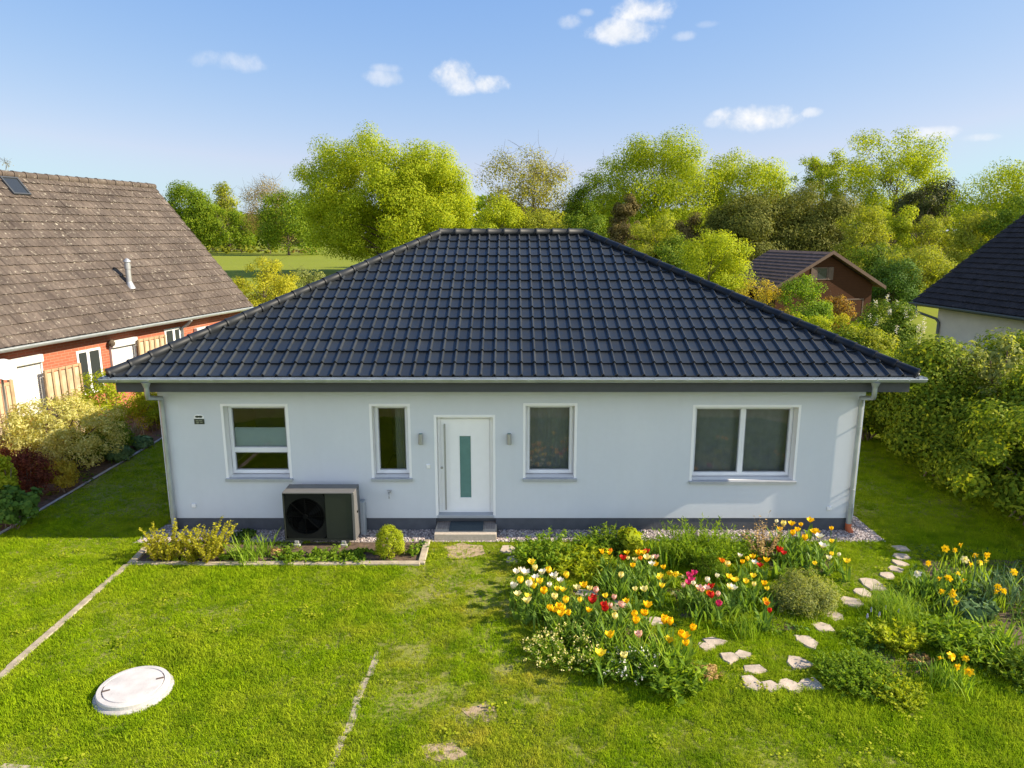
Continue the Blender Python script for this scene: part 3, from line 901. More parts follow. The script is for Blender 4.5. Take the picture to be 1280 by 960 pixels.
# gutter: half round channel along the four eaves
def half_gutter(p0, p1, out, r=.075, mb=None, n=10):
    mb = mb or MB(); p0 = Vector(p0); p1 = Vector(p1); out = Vector(out)
    prof = [(-r, .02), (-r, 0)] + [(-r*math.cos(math.pi*k/n), -r*math.sin(math.pi*k/n)) for k in range(1, n)] + [(r, 0), (r, .012), (r+.012, .014), (r+.014, .002), (r+.004, -.004)]
    vs = []
    for a in (p0, p1):
        for u, z in prof: vs.append(a + out*u + Vector((0,0,z)))
    m = len(prof)
    mb.add(vs, [(i, i+1, m+i+1, m+i) for i in range(m-1)], 0, True)
    for e in (0, 1):
        mb.add([vs[e*m+i] for i in range(1, n+2)], [list(range(n+1))])
    return mb
GZ = EZ-.03; GR = .072
gtt = MB()
gx0, gx1, gy0, gy1 = EX0-.03, EX1+.03, EY-.05, EY+2*D+.05
half_gutter((gx0-.06,gy0,GZ), (gx1+.06,gy0,GZ), (0,-1,0), GR, gtt)
half_gutter((gx1+.03,gy0+.02,GZ-.002), (gx1+.03,gy1,GZ-.002), (1,0,0), GR, gtt)
half_gutter((gx0-.03,gy1,GZ-.002), (gx0-.03,gy0+.02,GZ-.002), (-1,0,0), GR, gtt)
half_gutter((gx1+.06,gy1,GZ), (gx0-.06,gy1,GZ), (0,1,0), GR, gtt)
for k in range(26):     # straps and joints
    x = EX0+.25+k*(EX1-EX0-.5)/25
    gtt.box(x-.012, x+.012, gy0-GR-.015, gy0-GR-.008, GZ-.02, GZ+.016)
hp(gtt.build('gutter', M['zinc']))

def downpipe(px_out, px_wall, boot):
    xo = yp(px_out, 492, gy0).x
    xw = yp(px_wall, 640, WY-.09).x
    yw = WY-.075
    b = MB()
    b.tube([(xo,gy0,GZ-GR+.01),(xo,gy0,GZ-.14),(xo,gy0,GZ-.17)], [.085,.055,.046], 14)
    s = 1 if xw > xo else -1
    b.tube([(xo,gy0,GZ-.15),(xo,gy0,GZ-.30),(xo+s*.02,gy0+.05,GZ-.37),(xw-s*.03,yw-.06,GZ-.49),(xw,yw,GZ-.57),(xw,yw,GZ-.7),(xw,yw,.5)], .045, 14)
    b.tube([(xw,yw,.55),(xw,yw,.52),(xw,yw,.12)], [.054,.054,.054], 14)
    for z in (.9, 2.2):
        b.tube([(xw,yw,z),(xw,yw,z+.03)], .052, 14); b.box(xw-.008, xw+.008, yw, WY+.0, z, z+.03)
    d = b.build('downpipe', M['zinc']); hp(d)
    t = MB()
    if boot:
        t.tube([(xw,yw,.2),(xw,yw,.1),(xw+.03,yw-.02,.04),(xw+.05,yw-.03,-.02)], [.06,.062,.064,.06], 12); t.build('pipe_boot', M['terracotta'], d)
    else:
        t.tube([(xw,yw,.14),(xw,yw,-.02)], .062, 12); t.build('pipe_boot', M['plinth'], d)
    # spout strap on the outlet
    return d
downpipe(184, 216, False)
downpipe(1093, 1062.5, True)

# small fittings screwed to the wall
def fitting(px, py, w, h, d, nm, mat, bev=.01):
    c = yp(px, py, WY); b = MB()
    b.box(c.x-w/2, c.x+w/2, WY-d, WY+.002, c.z-h/2, c.z+h/2, bev=bev)
    return hp(b.build(nm, mat))
fitting(535.6, 582.6, .085, .085, .02, 'doorbell', M['white'])
fitting(242.6, 631.5, .085, .085, .035, 'outdoor_socket', M['white'])
fitting(1036, 635, .09, .085, .035, 'outdoor_socket', M['white'])
tp = MB(); c = yp(487.5, 614.5, WY)
tp.tube([(c.x,WY,c.z),(c.x,WY-.09,c.z),(c.x,WY-.12,c.z-.02),(c.x,WY-.125,c.z-.10)], [.016,.016,.016,.013], 8)
tp.tube([(c.x-.045,WY-.06,c.z+.045),(c.x+.045,WY-.06,c.z+.045)], .011, 6); tp.tube([(c.x,WY-.06,c.z),(c.x,WY-.06,c.z+.05)], .009, 6)
tp.lathe([(.03,0),(.03,.01)], (c.x,WY-.03,c.z-.005), 12)
hp(tp.build('water_tap', M['steel']))

for px, lab in ((526.5, 'steel cylinder wall lamp on the white wall left of the front door'), (636.5, 'steel cylinder wall lamp on the white wall right of the front door')):
    c = yp(px, 547.5, WY)
    r = empty('wall_lamp', lab, 'wall lamp', (c.x, WY, c.z), 0, 'wall lamps beside the front door')
    b = MB(); b.tube([(0,-.075,-.105),(0,-.075,.105)], .047, 18); b.build('lamp_body', M['steel'], r)
    b = MB(); b.box(-.03, .03, -.04, 0, -.05, .05, bev=.006); b.build('bracket', M['steel'], r)
    for zz in (-.112, .103):
        b = MB(); b.tube([(0,-.075,zz),(0,-.075,zz+.009)], .036, 16); b.build('lens', M['frosted'], r)

c = yp(249, 523, WY)
plq = empty('house_plaque', 'small white and dark green plaque on the white wall near the corner downpipe', 'house sign', (c.x, WY, c.z))
b = MB(); n = 12
pts = [(-.10,-.005)] + [(.10*-math.cos(math.pi*k/n), .03+.055*math.sin(math.pi*k/n)) for k in range(n+1)] + [(.10,-.005)]
b.add([(x,-.012,z) for x, z in pts] + [(x,.002,z) for x, z in pts], [list(range(len(pts)))] + [((i+1)%len(pts), i, len(pts)+i, len(pts)+(i+1)%len(pts)) for i in range(len(pts))])
b.build('upper_plate', M['plaque_white'], plq)
b = MB()
for sx in (-.032, .03):
    ps = [(sx+.042*math.cos(2*math.pi*k/14), .037+.022*math.sin(2*math.pi*k/14)) for k in range(14)]
    b.add([(x,-.015,z) for x, z in ps], [list(range(14))])
b.build('emblem', M['plaque_dark'], plq)
b = MB(); b.box(-.098, .098, -.016, .002, -.115, -.008, bev=.004); b.build('lower_plate', M['plaque_dark'], plq)
b = MB()
for zz, xa, xb in ((-.04,-.065,-.01), (-.04,.005,.06), (-.07,-.06,.0), (-.072,.018,.066), (-.09,-.05,-.015)):
    b.box(xa, xb, -.0185, -.0155, zz-.006, zz+.006)
b.build('lettering', M['plaque_text'], plq)

# doorstep and doormat
sx0, sx1 = yp(543, 660, 13.15).x, yp(620.5, 660, 13.15).x
sb = MB(); sb.box(sx0, sx1, 13.06, WY+.155, -.1, .145, bev=.008)
st = sb.build('doorstep', M['step']); tag(st, 'pale paved doorstep in front of the white front door', 'doorstep')
lb = MB()
nrow = 12
for k in range(nrow):
    xa = sx0+.03+(sx1-sx0-.06)*k/nrow
    lb.box(xa+.004, xa+(sx1-sx0-.06)/nrow-.004, 13.3, WY+.14, .14, .15, bev=.003)
lb.build('paver_top', simple('grey_pavers', (0.26, 0.22, 0.19), .9, var=.2, scale=12), st)
mb_ = MB(); mb_.box(sx0+.28, sx1-.27, 13.2, 13.66, .151, .168, bev=.006)
dm = mb_.build('doormat', M['mat']); tag(dm, 'dark blue-grey doormat lying on the doorstep', 'doormat')

# ------------------------------------------------------------------ heat pump
def heat_pump():
    x0 = yp(353.8, 640, 12.82).x; x1 = yp(443.3, 640, 12.82).x
    w = x1-x0; y0 = 12.82; d = .47; z0, z1 = .12, 1.10
    r = empty('heat_pump', 'black and graphite outdoor heat pump unit standing before the white wall', 'heat pump', ((x0+x1)/2, y0+d/2, 0))
    X0, X1, Y0, Y1 = -w/2, w/2, -d/2, d/2
    b = MB()
    t = .03
    b.box(X0, X1, Y0, Y1, z1-.03, z1, bev=.008)
    b.box(X0, X0+.025, Y0+.002, Y1, z0, z1-.031, 1, .005); b.box(X1-.05, X1, Y0+.002, Y1, z0, z1-.031, bev=.005)
    b.box(X0+.026, X1-.051, Y0+.004, Y1-.02, z0, z0+.035, 1)
    b.box(X0+.03, X1-.055, Y1-.05, Y1-.004, z0+.04, z1-.035, 2)
    b.build('casing', [M['pump'], M['pump_front'], M['black']], r)
    gx = X0+.026+(w-.076)*.60
    # fan chamber with a round opening
    b = MB(); cx = (X0+.03+gx)/2; cz = (z0+z1)/2; rad = min(gx-X0-.06, z1-z0-.12)/2
    n = 48; ring = [(cx+rad*math.cos(2*math.pi*k/n), cz+rad*math.sin(2*math.pi*k/n)) for k in range(n)]
    ax0, ax1, az0, az1 = X0+.03, gx, z0+.04, z1-.035
    def sq(a):
        ca, sa = math.cos(a), math.sin(a)
        s = 1/max(abs(ca)/((ax1-ax0)/2), abs(sa)/((az1-az0)/2))
        return ((ax0+ax1)/2+ca*s, (az0+az1)/2+sa*s)
    outr = [sq(2*math.pi*k/n) for k in range(n)]
    yf = Y0+.018
    vs = [(x,yf,z) for x,z in outr]+[(x,yf,z) for x,z in ring]+[(x,yf+.09,z) for x,z in ring]
    fs = [(k,(k+1)%n,n+(k+1)%n,n+k) for k in range(n)]+[(n+k,n+(k+1)%n,2*n+(k+1)%n,2*n+k) for k in range(n)]
    b.add(vs, fs); b.build('fan_surround', M['blackgrille'], r)
    b = MB()
    for k in range(5):
        a0 = 2*math.pi*k/5+.3
        vs = []
        for j in range(6):
            rr = .06+(rad-.08)*j/5; aa = a0+.35*j/5
            for s_, yo in ((-.28, .05), (.28, .10)):
                a1 = aa+s_*(1-.2*j/5)
                vs.append((cx+rr*math.cos(a1), yf+yo, cz+rr*math.sin(a1)))
        b.add(vs, [(2*j,2*j+1,2*j+3,2*j+2) for j in range(5)], 0, True)
    b.build('fan', M['black'], r)
    b = MB()
    for k in range(1, 9):
        rr = rad*k/8.3
        pr = [(cx+rr*math.cos(2*math.pi*j/40), yf-.004, cz+rr*math.sin(2*math.pi*j/40)) for j in range(41)]
        b.tube(pr, .003, 4, cap=False)
    for k in range(8):
        a = math.pi*2*k/8; b.tube([(cx,yf-.005,cz),(cx+rad*math.cos(a),yf-.005,cz+rad*math.sin(a))], .004, 4)
    b.tube([(cx,yf-.015,cz),(cx,yf+.01,cz)], .045, 16)
    b.build('grille', M['black'], r)
    b = MB(); b.box(gx+.004, X1-.052, Y0+.012, Y0+.04, z0+.037, z1-.034, bev=.006); b.build('front_panel', M['pump_front'], r)
    b = MB(); b.tube([(X1,-.02,.63),(X1+.012,-.02,.63)], .022, 10); b.build('side_handle', M['black'], r)
    for sx in (X0+.22, X1-.24):
        b = MB(); b.box(sx-.07, sx+.07, Y0-.02, Y1, .0, .05, bev=.01); b.box(sx-.045, sx+.045, Y0+.0, Y1-.05, .05, z0, bev=.01)
        b.build('foot', M['concrete'], r)
    # pipe cover running from the unit into the ground
    px = yp(453, 660, 13.3).x - (x0+x1)/2
    b = MB(); b.box(px-.055, px+.055, .25, .43, -.02, .72, bev=.02); b.box(X1-.01, px-.05, .19, .24-.02, .5, .62, bev=.01)
    b.build('pipe_cover', M['duct'], r)
heat_pump()

# ------------------------------------------------------------------ ground, kerbs, gravel
g = MB(); g.add([(-1500,-300,0),(1500,-300,0),(1500,2500,0),(-1500,2500,0)], [(0,1,2,3)])
gr = g.build('ground', M['ground']); tag(gr, 'green garden ground and meadow', None, kind='structure')

def sheet(name, poly, z, mat, label, kind='structure'):
    m = MB(); m.add([(p[0], p[1], z) for p in poly], [list(range(len(poly)))])
    o = m.build(name, mat); tag(o, label, kind=kind); return o
def rough_poly(poly, amp=.05, step=.18):
    out = []
    n = len(poly)
    for i in range(n):
        a = Vector(poly[i][:2]); b = Vector(poly[(i+1)%n][:2]); k = max(1, int((b-a).length/step))
        for j in range(k):
            p = a.lerp(b, j/k); out.append((p.x+random.uniform(-amp,amp), p.y+random.uniform(-amp,amp)))
    return out
def gpl(L): return [tuple(gp(*p)[:2]) for p in L]

def edging(name, p, q, label, w=.09, h=.06, ln=1.0, jit=.012, group=None, mat='kerb'):
    p = Vector(p); q = Vector(q); d = (q-p); L = d.length; d.normalize()
    n = max(1, round(L/ln)); m = MB(); s = L/n
    ang = math.atan2(d.y, d.x)
    for k in range(n):
        c = p + d*(s*(k+.5))
        mt = Matrix.Translation((c.x+random.uniform(-jit,jit), c.y+random.uniform(-jit,jit), h/2-.06+random.uniform(-.006,.006))) @ Matrix.Rotation(ang+random.uniform(-.012,.012), 4, 'Z')
        m.box(-s/2+.004, s/2-.004, -w/2, w/2, -h/2-.05, h/2+.05, bev=.012, mtx=mt)
    o = m.build(name, M[mat]); tag(o, label, 'edging', group); return o

bedA = gpl([(163,706),(526,706),(534,677),(186,682)])
EG = 'pale stone edgings along lawn and beds'
edging('bed_edging', bedA[0], bedA[1], 'long pale stone edging along the front of the bed below the heat pump', group=EG, w=.13)
edging('bed_edging', bedA[1], bedA[2], 'short pale stone edging beside the doorstep end of the front bed', group=EG, w=.13)
edging('bed_edging', bedA[0], bedA[3], 'short pale stone edging from the lawn corner up to the left house corner', group=EG, w=.13)
edging('lawn_edging', gp(-60,898), gp(160,706), 'pale stone edging crossing the lawn left of the round white cover', group=EG, h=.03, w=.13)
edging('lawn_edging', gp(413,965), gp(472,815), 'half overgrown stone edging in the middle of the lawn, ending at the picture bottom', group=EG, h=.018, w=.11, ln=.55, jit=.03)
edging('lawn_edging', gp(-30,685), gp(206,546), 'thin grey stone edging between the shaded lawn and the shrub border by the brick house', group=EG, h=.04, w=.06, mat='concrete')
edging('lawn_edging', gp(-40,954), gp(58,962), 'low pale edging at the bottom left corner of the lawn', group=EG, h=.02)
edging('gravel_edging', (gp(622,673)), (gp(700,674)), 'pale stone edging of the gravel strip right of the doorstep', group=EG, h=.03)
gxa = WX1+.42
edging('gravel_edging', (gxa, 13.08), (gxa, 16.5), 'thin edging around the gravel at the right house corner', group=EG, h=.02, w=.05, mat='concrete')
bedB = gpl([(642,676),(760,674),(900,672),(1050,676),(1060,715),(1045,762),(1000,795),(930,800),(905,815),(895,850),(860,868),(790,850),(700,828),(664,785),(640,735),(638,700)])
bedC = gpl([(1150,690),(1290,690),(1300,880),(1235,850),(1150,870),(1060,868),(1030,840),(1045,800),(1095,770),(1110,735)])
bedL = [(-10.6,12.0)] + [tuple(gp(-20,682)[:2])] + [tuple(gp(204,549)[:2]), (-8.1,30.0), (-13.0,30.0), (-16.0,12.0)]
sheet('front_bed_soil', bedA, .006, M['soil'], 'dark soil of the bed below the heat pump')
sheet('shrub_border_soil', bedL, .005, M['soil'], 'dark soil of the shrub border by the brick house')
sheet('gravel', [(WX0-.5,12.95),(WX1+.42,13.05),(WX1+.42,24),(WX1-.1,24),(WX1-.1,WY+.3),(WX0+.1,WY+.3),(WX0-.25,WY+.3),(WX0-.4,13.1)], .012, M['gravel'], 'gravel strip along the house')
earthP = rough_poly(gpl([(556,684),(578,678),(602,682),(606,694),(580,700),(556,697)]), .06)
sheet('bare_earth', earthP, .005, M['earth'], 'bare sandy earth before the doorstep')
worn_px = [[(578,884),(612,878),(626,894),(600,904),(580,898)], [(530,932),(570,925),(584,944),(545,956)]]
for i, sp in enumerate(worn_px):
    sheet('bare_earth', rough_poly(gpl(sp), .05, .12), .0045+.0003*i, M['earth'], 'worn bare spot in the lawn')
soil_patches = [[(836,735),(900,735),(905,770),(850,775)], [(742,715),(830,715),(838,745),(760,750)], [(655,700),(760,700),(770,715),(660,720)],
                [(660,745),(740,735),(870,830),(866,855),(800,845),(700,815)], [(1065,800),(1160,815),(1172,845),(1120,850)], [(1150,700),(1285,700),(1290,830),(1190,800)],
                [(960,690),(1040,690),(1040,720),(960,715)], [(960,770),(1000,770),(1000,790),(962,790)]]
for i, sp in enumerate(soil_patches):
    sheet('bed_soil', rough_poly(gpl(sp), .07), .006+.0007*i, M['soil'], 'dark soil between the flowers')

# stepping stones
stones = [  # px,py, half width, half height
 (1126,686.7,8.5,3.6),(1127,696.7,9.8,3.6),(1123.5,704.5,9,3.5),(1118.5,712,8.6,3.8),(1108.5,720,9,3.7),(1091.5,731,12,7),(1079,742,9.5,4.8),(1063.5,754,12,5.8),
 (1043.5,771,10,5.6),(1028.5,785.8,12.5,6.5),(1009,802.7,12,8),(999.5,829.5,13.5,8),(1014,857.5,14.5,8.5),(963,858.5,11.5,8),(988,859,12,8),(939,855,13.5,8.5),(942,837.5,15.5,6.5),
 (929.5,819.5,9.5,5),(911,822.5,12.5,6.3),(891.5,802.5,13.5,5.2),(881.5,808.5,10,5),(636,687.5,9,4.6),(645,700.5,9.5,4.6),(732,743,15,5),(776,756,11,4.5),(818,777,14,5.5)]
slab_lab = ['beside the gravel corner of the house, farthest of the row', 'second from the gravel corner of the house', 'third from the gravel corner of the house', 'fourth from the gravel corner of the house',
 'fifth from the gravel corner, before the first large slab', 'first large slab in the shade beside the fine grass clump', 'smaller slab left of the fine grass clump', 'broad slab left of the fine grass clump, half sunlit',
 'shaded slab right of the grey-green mat', 'sunlit slab before the path bends', 'squarish sunlit slab at the bend of the path', 'large slab left of the low green mat', 'last slab at the lawn beside the low green mat',
 'middle left slab of the front row by the lawn', 'middle right cracked slab of the front row by the lawn', 'left end slab of the front row by the lawn', 'wide slab just behind the front row', 'small slab in the grass behind the wide slab',
 'slab right of the dry brown heap', 'rear slab right of the front tulips', 'slab close behind the front tulips', 'slab nearest the doorstep', 'slab in the grass just before the broad leafy clump', 'slab behind the white tulips', 'slab between yellow and pink tulips', 'slab behind the orange-yellow tulips']
for (px, py, hw, hh), lb_ in zip(stones, slab_lab):
    c = gp(px, py); e = gp(px+hw, py); f = gp(px, py-hh); f2 = gp(px, py+hh)
    rx = (e-c).x*1.16; ry = (f.y-f2.y)/2*1.2
    n = random.choice((5,6,7)); ph = random.uniform(0, 6)
    poly = []
    for k in range(n):
        a = ph+2*math.pi*k/n+random.uniform(-.33,.33); s = random.uniform(.82,1.22)
        poly.append((rx*s*math.cos(a), ry*s*math.sin(a)))
    bm = bmesh.new()
    vs = [bm.verts.new((x,y,-.03)) for x,y in poly]; fc = bm.faces.new(vs)
    ex = bmesh.ops.extrude_face_region(bm, geom=[fc])
    tv = [v for v in ex['geom'] if isinstance(v, bmesh.types.BMVert)]
    for v in tv: v.co.z = .02+random.uniform(-.004,.004)
    bmesh.ops.recalc_face_normals(bm, faces=bm.faces[:])
    bmesh.ops.bevel(bm, geom=[e_ for e_ in bm.edges if all(v in tv for v in e_.verts)], offset=.012, segments=2, affect='EDGES')
    me = bpy.data.meshes.new('stepping_stone'); bm.to_mesh(me); bm.free(); me.materials.append(M['stone'])
    o = meshobj('stepping_stone', me); o.location = (c.x, c.y, .006)
    tag(o, 'pale stepping stone, ' + lb_, 'stepping stone', 'stepping stones through the flower garden')

# round tank cover in the lawn
c = gp(168, 866)
mh = empty('tank_cover', 'round pale concrete cover standing out of the lawn at lower left', 'manhole cover', (c.x, c.y, 0))
b = MB(); b.lathe([(.49,-.05),(.48,.03),(.46,.045),(.44,.05)], n=56, smooth=False); b.build('base_ring', M['concrete'], mh)
b = MB(); b.lathe([(.435,.045),(.44,.10),(.43,.115),(.375,.12),(.37,.11),(.362,.11),(.357,.122),(.2,.128),(.01,.13)], n=56); b.build('lid', M['manhole'], mh)
rusty = simple('rusty_slot', (.10,.07,.055), .8)
for a in (R(25), R(205)):
    b = MB()
    mt = Matrix.Rotation(a, 4, 'Z')
    b.box(.27, .36, -.015, .015, .1225, .129, mtx=mt)
    pr = [(.372*math.cos(t), .372*math.sin(t), .1135) for t in np.linspace(a-.35, a+.35, 12)]
    b.tube(pr, .006, 4)
    b.build('grip_slot', rusty, mh)

# ------------------------------------------------------------------ neighbouring brick house (left)
def frame_mtx(o, d):
    """local x along d (horizontal), y to the left of d, z up"""
    d = Vector((d[0], d[1], 0)).normalized(); p = Vector((-d.y, d.x, 0))
    return Matrix(((d.x,p.x,0,o[0]),(d.y,p.y,0,o[1]),(0,0,1,0),(0,0,0,1)))
ROMAN = [(0,0),(.02,.016),(.045,.024),(.07,.016),(.095,0),(.15,-.002),(.2099,0.0)]
def left_house():
    C = gp(316, 383, 3.0); d = Vector((gp(316,383,3.0)-gp(52,427.4,3.0))[:2]).normalized()
    mt = frame_mtx((C.x, C.y), d)       # x<0 runs towards the camera; y>0 away from the garden
    root = empty('brick_house', 'red brick house with a big weathered grey-brown roof at left', 'house', (C.x, C.y, 0), math.atan2(d.y, d.x))
    run, rise = 4.15, 4.75
    LN = 24.0
    inv = mt.inverted()
    def part(mb, nm, m, p=None): return mb.build(nm, m, p or root)
    # body
    b = MB()
    wy = .42
    z1 = 3.0-.05
    b.add([(-LN,wy,-.3),(-.25,wy,-.3),(-.25,wy,z1+.3),(-LN,wy,z1+.3)], [(0,1,2,3)])
    b.add([(-.25,wy,-.3),(-.25,2*run-wy,-.3),(-.25,2*run-wy,z1+.3),(-.25,run,3+rise-.25),(-.25,wy,z1+.3)], [(0,1,2,3,4)])
    b.add([(-LN,wy,-.3),(-LN,2*run-wy,-.3),(-LN,2*run-wy,z1+.3),(-LN,run,3+rise-.25),(-LN,wy,z1+.3)], [(4,3,2,1,0)])
    b.add([(-LN,2*run-wy,-.3),(-.25,2*run-wy,-.3),(-.25,2*run-wy,z1+.3),(-LN,2*run-wy,z1+.3)], [(3,2,1,0)])
    part(b, 'wall', M['brick'])
    r = MB()
    r.add([(-LN,0,2.94),(0,0,2.94),(0,run,3+rise-.06),(-LN,run,3+rise-.06),(0,2*run,2.94),(-LN,2*run,2.94)], [(0,1,2,3),(3,2,4,5)])
    ro = part(r, 'roof', M['fascia'])
    sl = math.hypot(run, rise)
    for o, ux, hd in ((Vector((-LN/2,0,3.0)), Vector((1,0,0)), Vector((0,1,0))), (Vector((-LN/2,2*run,3.0)), Vector((-1,0,0)), Vector((0,-1,0)))):
        vax = (hd*run+Vector((0,0,rise))).normalized()
        bm = tile_slope(LN, sl, .21, sl/19, ROMAN, lap=.036, jitter=.004,
                        cuts=[(Vector((LN/2,0,0)), Vector((1,0,0))), (Vector((-LN/2,0,0)), Vector((-1,0,0))), (Vector((0,sl,0)), Vector((0,1,0)))])
        slope_obj('tile_field', bm, o, ux, vax, M['oldtile'], ro)
    part(caps((-LN,run,3+rise+.0), (0,run,3+rise+.0), .12, .42), 'ridge_tiles', M['oldtile'], ro)
    g_ = half_gutter((-LN,-.06,2.97), (.05,-.06,2.97), (0,-1,0), .075)
    part(g_, 'gutter', M['zinc'])
    v = MB(); v.box(-.02, .03, 0, .02, 2.8, 2.95)
    # flue on the slope
    def on_roof(px, py):
        P0 = mt @ Vector((0,0,3.0)); n = (mt.to_3x3() @ Vector((0,-rise,run))).normalized()
        return inv @ plane_hit(px, py, P0, n)
    q = on_roof(162, 357)
    f = MB(); f.tube([(q.x,q.y,q.z-.2),(q.x,q.y,q.z+.78)], .085, 14); f.tube([(q.x,q.y,q.z+.55),(q.x,q.y,q.z+.72)], .10, 14)
    f.tube([(q.x,q.y,q.z+.78),(q.x,q.y,q.z+.82),(q.x,q.y,q.z+.9)], [.12,.12,.03], 14)
    f.tube([(q.x,q.y-.04,q.z-.12),(q.x,q.y,q.z+.12)], [.16,.09], 14)
    part(f, 'flue', M['steel'])
    # skylight
    s0 = on_roof(18, 234)
    sv = Vector((0,run,rise)).normalized(); nn = Vector((0,-rise,run)).normalized()
    S4 = Matrix(((1,sv.x,nn.x,s0.x),(0,sv.y,nn.y,s0.y),(0,sv.z,nn.z,s0.z),(0,0,0,1)))
    S4 = S4 @ Matrix.Diagonal((.78,.72,.8,1))
    k = MB()
    for bx in ((-.40,-.33,-.5,.5),(.33,.40,-.5,.5),(-.33,.33,-.5,-.43),(-.33,.33,.43,.5)): k.box(bx[0],bx[1],bx[2],bx[3],0,.12,mtx=S4)
    so = part(k, 'skylight', M['fascia'])
    k = MB(); k.box(-.33,.33,-.43,.43,.05,.09,mtx=S4); part(k, 'pane', M['glass_solid'], so)
    # openings on the garden wall, pixel columns -> position along the wall
    P0 = mt @ Vector((0,wy,0)); nw = mt.to_3x3() @ Vector((0,1,0))
    def onw(px, py): return inv @ plane_hit(px, py, P0, nw)
    def shutter(a, b, yt, yb, nm):
        p = onw((a+b)/2, yt); xa = onw(a, (yt+yb)/2).x; xb = onw(b, (yt+yb)/2).x; zb = onw((a+b)/2, yb).z
        m = MB(); m.box(xa-.05, xb+.05, wy-.17, wy-.002, p.z-.22, p.z, bev=.02)
        zz = p.z-.22; 
        while zz > zb:
            m.box(xa, xb, wy-.05, wy-.003, zz-.048, zz, bev=.008); zz -= .05
        m.box(xa-.05, xa, wy-.08, wy-.003, zb, p.z-.22); m.box(xb, xb+.05, wy-.08, wy-.003, zb, p.z-.22)
        tag(part(m, 'roller_shutter', M['shutter']), nm)
    shutter(14, 52, 445, 520, 'large closed white shutter at the left edge'); shutter(139.5, 168.5, 423, 475, 'closed white shutter in the middle'); shutter(244, 262, 408, 440, None)
    def wind(a, b, yt, yb, split):
        p = onw((a+b)/2, yt); xa = onw(a, (yt+yb)/2).x; xb = onw(b, (yt+yb)/2).x; zb = onw((a+b)/2, yb).z
        m = MB(); frame_bars(m, xa, xb, zb, p.z, wy-.03, wy+.03, .07)
        xm = xa+(xb-xa)*split; m.box(xm-.05, xm+.05, wy-.035, wy+.03, zb, p.z)
        w_ = part(m, 'window', M['white'])
        m = MB(); m.box(xa+.07, xb-.07, wy-.012, wy-.004, zb+.07, p.z-.07); part(m, 'pane', M['glass_solid'], w_)
    wind(97.5, 128, 436, 492, .45); wind(206, 226, 410, 440, .55)
    dp = onw(226.5, 420)
    m = MB(); m.tube([(dp.x,-.06,2.9),(dp.x,.1,2.75),(dp.x,wy-.07,2.6),(dp.x,wy-.07,0)], .05, 10); part(m, 'downpipe', M['zinc'])
    lp = onw(135.5, 428.5); m = MB(); m.lathe([(.02,-.12),(.09,-.08),(.11,.0),(.05,.1)], (lp.x,wy-.12,lp.z), 12); m.box(lp.x-.02,lp.x+.02,wy-.12,wy,lp.z+.02,lp.z+.05); part(m, 'wall_lantern', M['bark'])
    # timber trellis panels standing before the wall
    for a, b, yt, lab in ((57, 101, 458, 'weathered timber screen panel between large white shutter and the glazed door'), (174, 207, 421, 'weathered timber screen panel between the middle white shutter and the far window')):
        P1 = mt @ Vector((0,wy-.25,0))
        pa = inv @ plane_hit(a, yt+15, P1, nw); pb = inv @ plane_hit(b, yt+15, P1, nw); zt = (inv @ plane_hit((a+b)/2, yt, P1, nw)).z
        root2 = empty('timber_screen', lab, 'screen panel', (C.x, C.y, 0), math.atan2(d.y, d.x), 'timber screens along the brick house')
        m = MB(); n = 5
        for k in range(n+1):
            x = pa.x+(pb.x-pa.x)*k/n; m.box(x-.035, x+.035, wy-.29, wy-.22, 0, zt, bev=.008)
        m.box(pa.x, pb.x, wy-.27, wy-.23, zt-.07, zt-.002); m.box(pa.x, pb.x, wy-.27, wy-.23, zt-.95, zt-.88)
        m.build('post', M['wood'], root2)
        m = MB()
        for k in range(n):
            x0_ = pa.x+(pb.x-pa.x)*k/n+.05; x1_ = pa.x+(pb.x-pa.x)*(k+1)/n-.05
            m.box(x0_, x1_, wy-.262, wy-.245, .05, zt-.1)
        m.build('board', simple('pale_board', (.46,.36,.23), .8, var=.3, scale=3), root2)
    # fence at the picture edge and a dish
    P1 = mt @ Vector((0,wy-.9,0)); pa = inv @ plane_hit(13, 480, P1, nw)
    root2 = empty('timber_fence', 'timber fence panel at the left picture edge below the white dish', 'fence', (C.x, C.y, 0), math.atan2(d.y, d.x))
    m = MB(); zt = (inv @ plane_hit(8, 478, P1, nw)).z
    m.box(pa.x-.05, pa.x+.05, wy-.95, wy-.85, 0, zt+.05, bev=.01); m.box(pa.x-1.6, pa.x-.05, wy-.93, wy-.88, zt-.08, zt); m.build('post', M['wood'], root2)
    m = MB()
    for k in range(12): m.box(pa.x-.15-.12*k, pa.x-.05-.12*k, wy-.92, wy-.90, .05, zt-.09, bev=.004)
    m.build('board', bpy.data.materials['pale_board'], root2)
    root3 = empty('satellite_dish', 'round white satellite dish at the left edge before the brick house', 'satellite dish', (0,0,0))
    dc = mt @ Vector((inv @ plane_hit(4, 463, P1+nw*-.6, nw)))
    root3.location = (dc.x, dc.y, 0)
    m = MB(); m.lathe([(.01,0),(.13,.02),(.23,.065),(.26,.09),(.267,.09),(.24,.055),(.13,.007),(.01,-.013)], n=28, smooth=True)
    o = m.build('reflector', simple('dish_grey', (0.50,0.51,0.52), .5, var=.06), root3); o.location = (0,0,dc.z); o.rotation_euler = (R(68), 0, R(60))
    m = MB(); m.tube([(-.1,.05,0),(-.1,.05,dc.z),(-.02,.02,dc.z)], .03, 8); m.build('mast', M['zinc'], root3)

m, b, p, o = new_mat('dark_window_pane')
p.inputs['Base Color'].default_value = (.03,.035,.04,1); p.inputs['Roughness'].default_value = .05
M['glass_solid'] = m
left_house()

